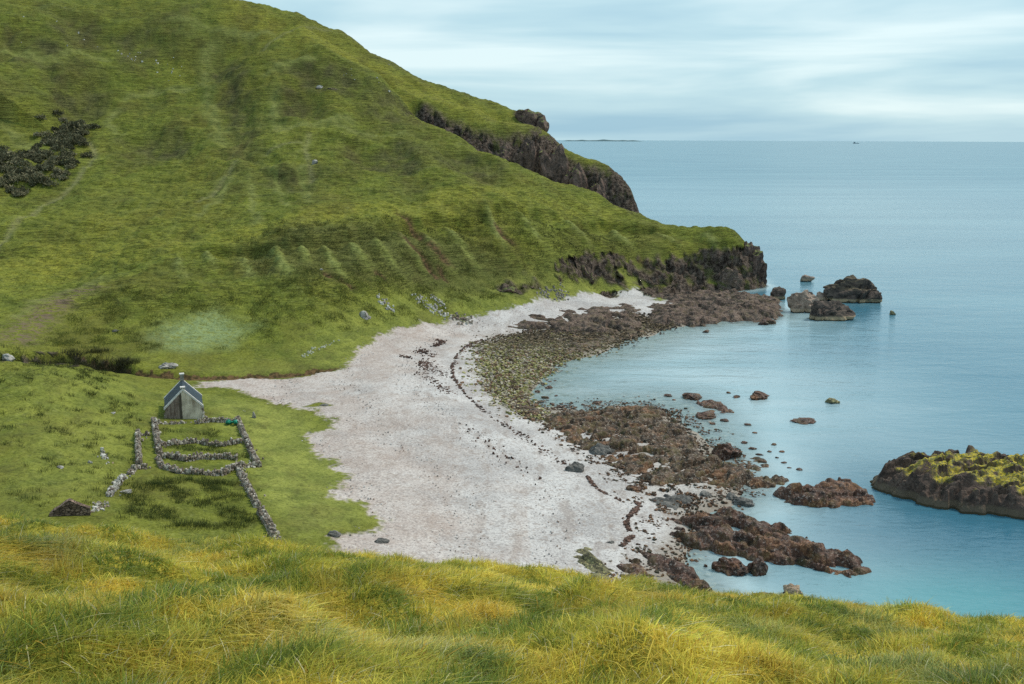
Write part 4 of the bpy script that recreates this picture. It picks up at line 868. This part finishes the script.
# beach stones
q = inpoly(BEACH, 26000, r); k = (q[:, 1] < 262) & (q[:, 1] > 88); q = q[k]; z = Hz(q[:, 0], q[:, 1]); k = z > 0.3; q = q[k]; z = z[k]
V, Fq = chips(np.column_stack([q, z, r.uniform(.08, .24, len(q))]), r)
o = mesh_np('beach_pebbles', V, Fq, mat=MST, smooth=False, attrs={'tint': np.repeat(palette(r, len(q), [(0.6, 0.57, 0.56), (0.36, 0.32, 0.31), (0.24, 0.20, 0.19), (0.36, 0.26, 0.22)], (4, 5, .5, 1.5)), 8, 0)}); tag(o, kind='stuff', label='grey and pink pebbles strewn over the beach')

# pale stones and screes on the green slopes
def stones(name, pts, label, n=14, size=0.7, spread=1.2, cols=((0.5, 0.47, 0.44), (0.34, 0.31, 0.29), (0.62, 0.6, 0.56)), cat='stones', seed=1, group=None, single=False):
    r = np.random.default_rng(seed); g = np.array(G(pts)); it = []; size = size * (.5 if single else .72); n = int(n * (.55 if single else 1.3))
    for i in range(n):
        t = r.uniform(0, len(g) - 1.0001); k = int(t); a = t - k; p = (g[k] * (1 - a) + g[min(k + 1, len(g) - 1)] * a) if len(g) > 1 else g[0]
        p = p + r.normal(0, spread, 2) * (0.6, 1); it.append((p[0], p[1], gz(*p) + size * .1, size * r.uniform(.5, 1.4)))
    if single:
        for q in it:
            V, Fq = chips([q], r); c0 = np.array(q[:3])
            o = mesh_np(name, V - c0, Fq, mat=MST, smooth=False, attrs={'tint': np.repeat(palette(r, 1, cols, [1] * len(cols)), 8, 0)}); o.location = c0
            tag(o, label, 'stone', group or label)
        return
    c0 = np.array([it[0][0], it[0][1], 0]); V, Fq = chips(it, r)
    o = mesh_np(name, V - c0, Fq, mat=MST, smooth=False, attrs={'tint': np.repeat(palette(r, n, cols, [1] * len(cols)), 8, 0)}); o.location = c0
    return tag(o, label, None, None, 'stuff')
boulder('field_boulder', 357, 369, 303, 318, 'grey', 'pale grey boulder on the lower slope, left of a pair of stone patches', 501, water=False, multi=3)
stones('stone_patch', [(380, 301), (386, 305), (391, 310)], 'patch of pale stones on the lower slope right of the grey boulder', 26, .9, .9, seed=2)
stones('stone_patch', [(415, 299), (424, 302), (432, 309), (440, 311), (446, 316)], 'long scatter of white stones on the slope above the beach bend', 60, .8, 1.0, seed=3)
stones('stone_patch', [(430, 294), (438, 301), (443, 305)], 'thin line of white stones running uphill from the long scatter', 26, .7, .6, seed=4)
stones('stone_patch', [(452, 318), (462, 320), (472, 321)], 'heap of brown and white stones where the slope meets the beach', 44, 1.0, .9, cols=((0.45, 0.42, 0.36), (0.2, 0.15, 0.12), (0.3, 0.25, 0.2)), seed=5)
stones('stone_patch', [(540, 294), (552, 292), (566, 296)], 'grey scree patch at the foot of the slope near the rock ledges', 60, .9, 1.4, cols=((0.34, 0.3, 0.28), (0.22, 0.2, 0.17)), seed=6)
stones('loose_stone', [(560, 283), (566, 290)], 'small grey stone on the slope above the scree patch', 14, .8, .5, seed=7, single=True)
boulder('field_boulder', 501, 515, 281, 291, 'crag', 'brown crag half buried in the slope left of the scree patch', 503, water=False, multi=3)
boulder('field_boulder', 154, 172, 359, 369, 'grey', 'grey boulder on the stream bank behind the cottage', 505, water=False, multi=2)
boulder('field_boulder', 110, 118, 328, 333, 'dgrey', 'small dark boulder below the green slope left of the pale patch', 506, water=False)
boulder('field_boulder', 0, 13, 349, 362, 'grey', 'pale grey rock at the left edge beside the stream gully', 507, water=False, multi=3)
stones('stone_patch', [(335, 341), (322, 348), (310, 352), (302, 358)], 'faint line of pale stones along the grassy bank above the beach corner', 34, .55, .5, cols=((0.42, 0.42, 0.34), (0.5, 0.5, 0.42)), seed=9)
stones('loose_stone', [(128, 42), (134, 50), (140, 55)], 'grey stone high on the hill, one of the cluster near the left top', 26, 1.3, 4.0, seed=10, single=True)
stones('loose_stone', [(150, 68), (170, 75), (182, 76)], 'grey stone high on the hill, one of the scatter right of the left top cluster', 26, 1.3, 4.0, seed=11, single=True)
boulder('field_boulder', 316, 325, 75, 82, 'grey', 'grey rock high on the hill below the skyline', 508, water=False, multi=3)
boulder('field_boulder', 328, 336, 82, 87, 'crag', 'brown rock high on the hill beside the grey one', 509, water=False, multi=2)
stones('loose_stone', [(346, 70), (352, 78)], 'white stone high on the hill, one of those right of the grey rock', 10, 1.2, 2.0, seed=12, single=True)
stones('loose_stone', [(375, 88), (388, 96)], 'white stone on the hill shoulder nearest the skyline', 12, 1.2, 2.0, seed=13, single=True)
boulder('field_boulder', 311, 317, 158, 166, 'grey', 'small white stone alone in the middle of the hill', 510, water=False)
boulder('field_boulder', 319, 323, 262, 266, 'grey', 'small white stone at the top of a green rib', 511, water=False)
stones('loose_stone', [(8, 30), (60, 20), (100, 48)], 'lone grey stone on the dark heather at the top left', 16, 1.2, 6.0, seed=14, single=True)
stones('loose_stone', [(395, 60), (384, 85), (398, 95)], 'lone pale stone just under the skyline', 8, 1.0, 3.0, seed=15, single=True)

# ------------------------------------------------------------------ drystone walls
WCOLS = ((0.30, 0.255, 0.215), (0.22, 0.175, 0.14), (0.40, 0.36, 0.315), (0.15, 0.115, 0.09), (0.52, 0.48, 0.43))
def wall(pts, label, hgt=0.95, wid=0.5, ruin=0.25, seed=1, cols=WCOLS, name='drystone_wall'):
    r = np.random.default_rng(seed); g = np.array(G(pts)); seg = np.hypot(*np.diff(g, axis=0).T); cum = np.concatenate([[0], np.cumsum(seg)]); L = cum[-1]
    it = []; step = 0.30; nst = int(L / step) + 1; ph = r.uniform(0, 9)
    ax = np.arange(nst) * step; xx = np.interp(ax, cum, g[:, 0]); yy = np.interp(ax, cum, g[:, 1]); zz = Hz(xx, yy)
    dx = np.gradient(xx); dy = np.gradient(yy); ll = np.hypot(dx, dy) + 1e-6; nx, ny = -dy / ll, dx / ll
    hp = hgt * (1 - ruin * (0.5 + 0.5 * noise2(ax / 1.4 + ph, ax * 0, seed) * 1.6))
    for k in range(nst):
        nc = max(1, int(round(hp[k] / 0.24 + r.normal(0, .45))))
        for c in range(nc):
            wv = wid * (1 - 0.3 * c / max(nc, 1))
            for sd1 in (-.36, 0, .36):
                if r.uniform() < 0.06: continue
                it.append((xx[k] + nx[k] * sd1 * wv + r.normal(0, .04), yy[k] + ny[k] * sd1 * wv + r.normal(0, .04), zz[k] + 0.06 + c * 0.22 + r.normal(0, .05), r.uniform(.2, .46)))
        if r.uniform() < 0.25: it.append((xx[k] + r.normal(0, .6), yy[k] + r.normal(0, .6), zz[k] + .05, r.uniform(.2, .4)))
    c0 = np.array([xx[0], yy[0], zz[0]]); V, Fq = chips(it, r)
    o = mesh_np(name, V - c0, Fq, mat=MST, smooth=False, attrs={'tint': np.repeat(palette(r, len(it), cols, (3, 3, 2.5, 1.5, 1.2)), 8, 0)}); o.location = c0
    return tag(o, label, 'stone wall', 'tumbled drystone walls below the cottage')
wall([(157, 424), (178, 424), (186, 423)], 'low grassy wall stub along the front left of the cottage gable', .45, .5, .4, 1)
wall([(196, 424), (210, 422), (236, 423)], 'straight wall from the cottage gable to the green netting', .8, seed=2)
wall([(154, 422), (156, 435), (159, 454)], 'pale left side wall of the walled yard in front of the cottage', 1.05, .7, seed=3)
wall([(238, 422), (243, 434), (250, 450), (258, 468)], 'long right side wall of the walled yard in front of the cottage', 1.0, .7, seed=4)
wall([(161, 446), (172, 445), (186, 443), (200, 442), (208, 445), (222, 446), (243, 443)], 'upper cross wall inside the walled yard', .85, .55, .35, 5)
wall([(160, 458), (172, 459), (186, 462), (205, 459), (225, 459), (238, 460)], 'lower cross wall inside the walled yard', .95, .6, .2, 6)
wall([(158, 460), (162, 469), (178, 474), (200, 476), (222, 475), (238, 468), (262, 467)], 'bowed front wall closing the walled yard', .85, .7, .35, 7)
wall([(138, 434), (138, 448), (139, 466)], 'thin detached wall running down just left of the yard', 1.0, .6, .15, 8)
wall([(140, 436), (150, 436)], 'short wall stub at the top of the thin detached wall', .5, .4, .3, 9)
wall([(130, 474), (134, 469), (148, 468)], 'short tumbled wall at the foot of the thin detached wall', .7, .8, .4, 10)
wall([(124, 478), (117, 486), (109, 497)], 'broken pale wall slanting down toward the ruin', .7, .7, .5, 11, cols=((0.46, 0.43, 0.4), (0.3, 0.27, 0.24), (0.58, 0.55, 0.5), (0.2, 0.16, 0.14), (0.62, 0.6, 0.56)))
wall([(239, 471), (246, 486), (258, 508)], 'upper half of the long wall leading from the yard to the near slope', .9, .8, .25, 12)
wall([(260, 513), (268, 526), (278, 544)], 'lower half of the long wall, ending behind the near grass', .9, .8, .3, 13)
stones('rubble', [(103, 503), (98, 508), (92, 513)], 'pale rubble spilling from the ruined gable', 40, .5, .6, cols=((0.4, 0.37, 0.33), (0.27, 0.22, 0.18), (0.5, 0.47, 0.43)), seed=20)
stones('rubble', [(101, 448), (103, 455), (106, 460)], 'small heap of grey stones in the left field', 22, .55, .35, seed=21)
stones('loose_stone', [(108, 462), (112, 466)], 'orange-tinged flat stone below the small heap', 9, .5, .3, cols=((0.4, 0.3, 0.22), (0.45, 0.42, 0.38)), seed=22, single=True)
boulder('field_boulder', 55, 63, 466, 469, 'grey', 'flat white stone in the left field', 520, water=False)
boulder('field_boulder', 87, 91, 460, 464, 'grey', 'small white stone between the flat stone and the small heap', 521, water=False)
boulder('field_boulder', 109, 115, 411, 413, 'grey', 'flat pale stone in the grass left of the cottage', 525, water=False)
boulder('standing_stone', 251, 256, 411, 418, 'grey', 'small upright pale stone on the lawn right of the cottage', 522, 'stone', water=False, depth=.6)
stones('loose_stone', [(240, 410), (247, 412)], 'low pale stone beside the upright stone on the lawn', 5, .5, .2, seed=23, single=True)
boulder('field_boulder', 118, 130, 491, 494, 'grey', 'flat pale stone beside the slanting broken wall', 523, water=False)
boulder('field_boulder', 329, 341, 530, 538, 'dgrey', 'dark rock at the beach corner just over the near grass', 524, water=False, multi=2)
boulder('field_boulder', 319, 329, 404, 407, 'dgrey', 'low dark stone in the grass tuft on the upper beach', 526, water=False)
boulder('field_boulder', 374, 386, 536, 544, 'dgrey', 'small dark rock on the pebbles nearest the grass crest', 527, water=False, multi=2)

# ruined gable
def prism(name, outline, y0, y1, mat, parent=None, smooth=False):
    """outline in x,z extruded from y0 to y1"""
    n = len(outline); V = [(x, y0, z) for x, z in outline] + [(x, y1, z) for x, z in outline]
    me = bpy.data.meshes.new(name); F = [list(range(n)), list(range(2 * n - 1, n - 1, -1))] + [[i, i + n, (i + 1) % n + n, (i + 1) % n] for i in range(n)]
    me.from_pydata(V, [], F); me.update(); me.materials.append(mat)
    b = bmesh.new(); b.from_mesh(me); bmesh.ops.recalc_face_normals(b, faces=b.faces); b.to_mesh(me); b.free()
    return link(bpy.data.objects.new(name, me), parent)
def stone_face(name, a, b, mortar, scale=3.0):
    m = M(name, 0.9, 0.15); tcx = m.n('ShaderNodeTexCoord').outputs['Object']
    v = m.vor((scale, scale, scale * 1.6), out='Color', vec=tcx); d = m.vor((scale, scale, scale * 1.6), 'DISTANCE_TO_EDGE', 'Distance', vec=tcx); sp2 = m.n('ShaderNodeSeparateColor'); m.t.links.new(v, sp2.inputs[0])
    c = m.mix(sp2.outputs[0], a, b); c = m.mix(m.ramp(d, 0.09, 0.02), c, mortar); m.col(c); m.bump(m.ramp(d, 0.0, 0.12), 0.8, 0.06); return m.m
MRU = stone_face('ruin_stonework', (0.10, 0.07, 0.055), (0.26, 0.185, 0.15), (0.04, 0.03, 0.025), 2.6)
ru = G([(70, 515)])[0]; ruz = gz(*ru)
oru = prism('ruined_gable', [(-1.9, -.6), (1.9, -.6), (1.95, .75), (1.2, 1.15), (.6, 1.5), (.1, 1.85), (-.3, 1.7), (-.9, 1.25), (-1.4, 1.0), (-1.9, .55)], -.35, .35, MRU)
oru.location = (ru[0], ru[1], ruz - 0.2); oru.rotation_euler[2] = R(20); tag(oru, 'brown pointed gable of a ruined stone hut just over the near grass', 'ruin')

# ------------------------------------------------------------------ the cottage (bothy)
bc = G([(184.5, 419)])[0]; bz = gz(*bc) 
both = bpy.data.objects.new('stone_cottage', None); link(both); both.location = (bc[0], bc[1], bz); YAW = math.atan2(-bc[0], bc[1]); both.rotation_euler[2] = YAW
tag(both, 'small gabled stone cottage with blue-grey roof standing alone on the green', 'cottage')
dist = math.hypot(bc[1], CAM_Z - bz) * 1.035
HWd = 17.2 / F_PX * dist; EH = 1.75; AH = EH + HWd * 0.98; LEN = 6.6
def mat_harl():
    m = M('weathered_harl', 0.92, 0.1); o = m.n('ShaderNodeTexCoord').outputs['Object']; x, y, z = m.xyz(o)
    n1 = m.noise((0.9, 0.9, 0.6), 4, 0.6, vec=o); n2 = m.noise((3.5, 3.5, 0.7), 4, 0.7, vec=o); n3 = m.noise(6, 4, 0.7, vec=o)
    pale_ = m.mix(m.ramp(n1, 0.35, 0.65), (0.40, 0.345, 0.275), (0.66, 0.58, 0.48)); brown = m.mix(m.ramp(n2, 0.35, 0.65), (0.12, 0.085, 0.07), (0.27, 0.215, 0.185))
    side = m.ramp(m.add(x, m.mul(m.math('SUBTRACT', n1, .5), 0.3)), -0.32, -0.18)
    c = m.mix(side, brown, pale_)
    edge = m.mul(m.ramp(x, -0.75, -0.5), m.ramp(x, -0.2, -0.34)); c = m.mix(m.mul(edge, 0.8), c, (0.05, 0.047, 0.035))
    band = m.mul(m.ramp(x, 1.1, 1.3), m.mul(m.ramp(x, 1.75, 1.55), m.ramp(z, 1.3, 2.4))); c = m.mix(m.mul(band, 0.6), c, (0.2, 0.15, 0.11))
    c = m.mix(m.mul(m.ramp(n2, 0.55, 0.7), 0.4), c, (0.13, 0.11, 0.09)); c = m.mix(m.mul(m.ramp(n3, 0.6, 0.7), 0.3), c, (0.5, 0.48, 0.44))
    m.col(c); m.bump(n3, 0.5, 0.04); return m.m
def mat_slate():
    m = M('blue_slate', 0.5, 0.4); o = m.n('ShaderNodeTexCoord').outputs['Object']
    bk = m.n('ShaderNodeTexBrick'); mpg = m.map((1, 1, 1), o); m.t.links.new(mpg, bk.inputs[0])
    bk.inputs['Scale'].default_value = 3.2; bk.inputs['Color1'].default_value = (0.012, 0.024, 0.044, 1); bk.inputs['Color2'].default_value = (0.026, 0.045, 0.072, 1); bk.inputs['Mortar'].default_value = (0.015, 0.02, 0.028, 1); bk.inputs['Mortar Size'].default_value = 0.012
    n = m.noise((2, .6, .6), 4, .6, vec=o); m.col(m.mix(m.mul(m.ramp(n, .5, .7), .4), bk.outputs[0], (0.07, 0.11, 0.16))); m.bump(bk.outputs[1], 0.4, 0.02); return m.m
MH = mat_harl(); MSL = mat_slate(); MSK = mat_rock('pale_skew_stone', (0.50, 0.47, 0.45), (0.70, 0.67, 0.65), (0.80, 0.78, 0.76), scale=3)
MCH = mat_rock('chimney_stone', (0.12, 0.11, 0.09), (0.27, 0.25, 0.21), (0.45, 0.43, 0.39), scale=3)
prism('wall', [(-HWd, -.8), (HWd, -.8), (HWd, EH), (0, AH), (-HWd, EH)], 0, LEN, MH, both)
th = 0.14; ang = math.atan2(AH - EH, HWd); ca, sa = math.cos(ang), math.sin(ang)
for sgn in (-1, 1):
    ex = 0.12
    pts = [(sgn * (HWd + ex * ca), EH - ex * sa + .02), (0 + sgn * .004, AH + .02), (0 + sgn * .004, AH + th / ca + .02), (sgn * (HWd + ex * ca + th * sa * .0), EH - ex * sa + th / ca + .02)]
    prism('roof', pts, 0.30, LEN - 0.30, MSL, both)
    for y0 in (-0.06, LEN - 0.28):
        pts = [(sgn * (HWd + .16), EH - .16 * sa / ca - .02), (sgn * .006, AH - .02), (sgn * .006, AH + .34), (sgn * (HWd + .16), EH - .16 * sa / ca + .32)]
        prism('verge_coping', pts, y0, y0 + .33, MSK, both)
def boxm(name, c, s_, mat, parent, bev=0.03):
    b = bmesh.new(); bmesh.ops.create_cube(b, size=1.0)
    for v in b.verts: v.co = Vector((v.co.x * s_[0], v.co.y * s_[1], v.co.z * s_[2]))
    bmesh.ops.bevel(b, geom=b.edges[:], offset=bev, segments=1, affect='EDGES')
    me = bpy.data.meshes.new(name); b.to_mesh(me); b.free(); me.materials.append(mat); o = bpy.data.objects.new(name, me); link(o, parent); o.location = c; return o
for y, hh in ((0.34, 0.42), (LEN - .34, 1.15)):
    ch = boxm('chimney', (0, y, AH + hh / 2 - .05), (.60, .56, hh), MCH, both)
    boxm('chimney_cap', (0, 0, hh / 2 + .09), (.74, .68, .2), MSK, ch)
r = np.random.default_rng(9)
for sgn in (-1, 1):   # rough quoins at the gable corners
    it = [(sgn * (HWd + .05) + r.normal(0, .03), r.uniform(-.1, .15), .15 + k * .3, r.uniform(.34, .5)) for k in range(6 if sgn > 0 else 4)] + [(sgn * (HWd + r.uniform(.1, .7)), r.uniform(-.3, .3), .1, .35) for _ in range(4)]
    V, Fq = chips(it, r); mesh_np('corner_stones', V, Fq, mat=MST, smooth=False, parent=both, attrs={'tint': np.repeat(palette(r, len(it), WCOLS, (2, 2, 3, 1, 3)), 8, 0)})

# green netting heap by the wall
def net_heap():
    m = M('green_net', 0.7, 0.2); n = m.noise(5, 4, .7); m.col(m.mix(m.ramp(n, .4, .6), (0.012, 0.13, 0.085), (0.03, 0.33, 0.24))); m.bump(n, 1.0, .1)
    g = G([(231, 425)])[0]; it = []; r = np.random.default_rng(4)
    for k in range(9): it.append((g[0] + r.uniform(-.8, .75), g[1] + r.uniform(-.35, .35), gz(*g) + .35 + r.uniform(-.1, .2), r.uniform(.3, .5), r.uniform(.25, .4), r.uniform(.18, .3), r.uniform(0, 3), 900 + k))
    o = rocks('fishing_net', it, m.m, 'bright green heap of fishing net at the top right corner of the walled yard', 'fishing net', n=3, rough=.12, smooth=True)
net_heap()

# ------------------------------------------------------------------ rough vegetation in the valley: rush clumps and thicket
def tufts(name, polys, n, L0, cols, label, seed, per=26, rad=0.3, width=0.035, lean=.5):
    r = np.random.default_rng(seed); Ps = []
    for poly, share in polys: Ps.append(inpoly(poly, int(n * share), r))
    T = np.concatenate(Ps)
    for rb_ in (RIBS if name == 'heather_tufts' else []): T = T[ldist(rb_, T[:, 0], T[:, 1])[0] > 2.2]
    dens = noise2(T[:, 0] / 4, T[:, 1] / 4, seed) + r.uniform(-.25, .25, len(T)); T = T[dens > -0.02]
    if name == 'slope_grass': T = T[sdist(PALE, T[:, 0], T[:, 1]) < -1]; T = T[ldist(BLUFF, T[:, 0], T[:, 1])[0] > 3]
    idx = np.repeat(np.arange(len(T)), per); k = len(idx); off = r.normal(0, rad, (k, 2)); x = T[idx, 0] + off[:, 0]; y = T[idx, 1] + off[:, 1]; z = Hz(x, y)
    L = L0 * r.uniform(.5, 1.2, k) * r.uniform(.6, 1.2, len(T))[idx]; ln = np.stack([off[:, 0] / rad * .3 + r.normal(0, .2, k) + lean * .3, off[:, 1] / rad * .3 + r.normal(0, .2, k), np.zeros(k)], -1)
    c = palette(r, len(T), cols, [1] * len(cols))[idx] * r.uniform(.8, 1.2, (k, 1))
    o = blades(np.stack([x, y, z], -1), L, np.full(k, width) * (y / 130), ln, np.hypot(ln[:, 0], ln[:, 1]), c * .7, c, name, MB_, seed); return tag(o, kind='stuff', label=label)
F1 = G([(150, 480), (235, 475), (262, 530), (200, 530), (120, 522), (115, 500)]); F2 = G([(160, 430), (236, 430), (252, 462), (165, 462)]); F3 = G([(0, 372), (100, 372), (140, 400), (130, 500), (100, 508), (0, 505)])
tufts('rushes', [(F1, .5), (F2, .12), (F3, .38)], 1700, .55, ((0.045, 0.07, 0.018), (0.075, 0.10, 0.025), (0.12, 0.13, 0.035)), 'clumps of dark rushes in the damp field round the walls', 31)
F4 = G([(20, 345), (140, 352), (250, 345), (350, 330), (440, 315), (520, 290), (420, 280), (250, 290), (100, 300)])
tufts('slope_grass', [(F4, 1.0)], 4200, .5, ((0.10, 0.125, 0.025), (0.15, 0.175, 0.035), (0.21, 0.225, 0.06)), 'rough tufted grass over the lower green slope', 33, per=16, rad=.45)
F5 = G([(230, 240), (470, 215), (640, 232), (640, 270), (520, 285), (300, 290), (235, 270)])
tufts('heather_tufts', [(F5, 1.0)], 4200, .55, ((0.07, 0.085, 0.022), (0.10, 0.115, 0.03), (0.13, 0.14, 0.04)), 'dark tufts between the green ribs of the slope', 35, per=14, rad=.5)
F6 = G([(0, 352), (100, 352), (130, 362), (130, 370), (60, 364), (0, 362)])
tufts('gully_scrub', [(F6, 1.0)], 420, 1.1, ((0.035, 0.04, 0.018), (0.06, 0.065, 0.02), (0.09, 0.085, 0.05)), 'dark scrub filling the stream gully', 37, per=30, rad=.5)
# bush thicket in the hill gully
TH = G([(0, 165), (28, 152), (50, 136), (58, 118), (75, 114), (88, 120), (82, 132), (72, 145), (75, 158), (62, 176), (45, 186), (22, 190), (0, 188), (-25, 185), (-25, 165)])
def thicket():
    r = np.random.default_rng(41); T = inpoly(TH, 230, r, 2.5); Pn = []; Nn = []; cc = []
    for (x, y) in T:
        rr = r.uniform(0.8, 2.1); n = 260; d = r.normal(size=(n, 3)); d /= np.linalg.norm(d, axis=1)[:, None]; d[:, 2] = np.abs(d[:, 2]) * .65
        rad = rr * r.uniform(.45, 1.2, n)[:, None] * (1 + .25 * noise2(d[:, 0] * 2 + x, d[:, 1] * 2 + y, 5))[:, None]
        Pn.append(d * rad + np.array([x, y, gz(x, y) + .2])); base = np.array([(0.125, 0.12, 0.068), (0.08, 0.078, 0.045), (0.18, 0.165, 0.10)][r.integers(3)]); cc.append(np.tile(base, (n, 1)) * r.uniform(.7, 1.3, (n, 1)))
    P = np.concatenate(Pn); cc = np.concatenate(cc); n = len(P); a = r.normal(size=(n, 3)); b = r.normal(size=(n, 3)); sz = .32
    V = np.stack([P, P + a * sz, P + b * sz], 1).reshape(-1, 3)
    m = M('bush_leaf', .8, .1); m.col(m.attr('tint').outputs['Color'])
    return mesh_np('thicket', V, Ft=np.arange(n * 3).reshape(-1, 3), mat=m.m, smooth=False, attrs={'tint': np.repeat(cc, 3, 0)})
tag(thicket(), kind='stuff', label='dark brown scrub thicket in the hillside gully at the left')

# ------------------------------------------------------------------ far things on the sea
m = M('far_land', .95, 0); m.col((0.09, 0.14, 0.16))
xx = np.linspace(-1, 1, 60); Dd = 26000.0; x0 = AD(560, Dd, 0)[0]; x1 = AD(640, Dd, 0)[0]
prof = 26 + 22 * np.exp(-((xx - .05) / .12) ** 2) + 14 * noise2(xx * 5, xx * 0, 3); prof *= sst(1, .8, np.abs(xx)); prof -= 0
Vx = []; 
for j, (dy, hf) in enumerate(((-400, 0), (-150, .8), (0, 1), (150, .8), (400, 0))):
    for i in range(60): Vx.append((x0 + (x1 - x0) * (xx[i] + 1) / 2, Dd + dy, max(prof[i], 1) * hf - 2 * (hf == 0)))
isl = mesh_np('distant_island', np.array(Vx), gridfaces(5, 60), mat=m.m); tag(isl, 'long low strip of far land on the horizon beside the hill', 'island')
sp0 = AD(848.5, 15000, 0); sh = bpy.data.objects.new('ship', None); link(sh); sh.location = (sp0[0], sp0[1], 0); tag(sh, 'tiny grey ship on the horizon', 'ship')
m = M('ship_grey', .7, .2); m.col((0.2, 0.26, 0.3))
prism('hull', [(-42, -1), (38, -1), (48, 9), (-46, 8)], -7, 7, m.m, sh); prism('superstructure', [(-36, 8.4), (-12, 8.4), (-14, 24), (-34, 24)], -6, 6, m.m, sh); boxm('mast', (20, 0, 16), (2, 2, 16), m.m, sh)
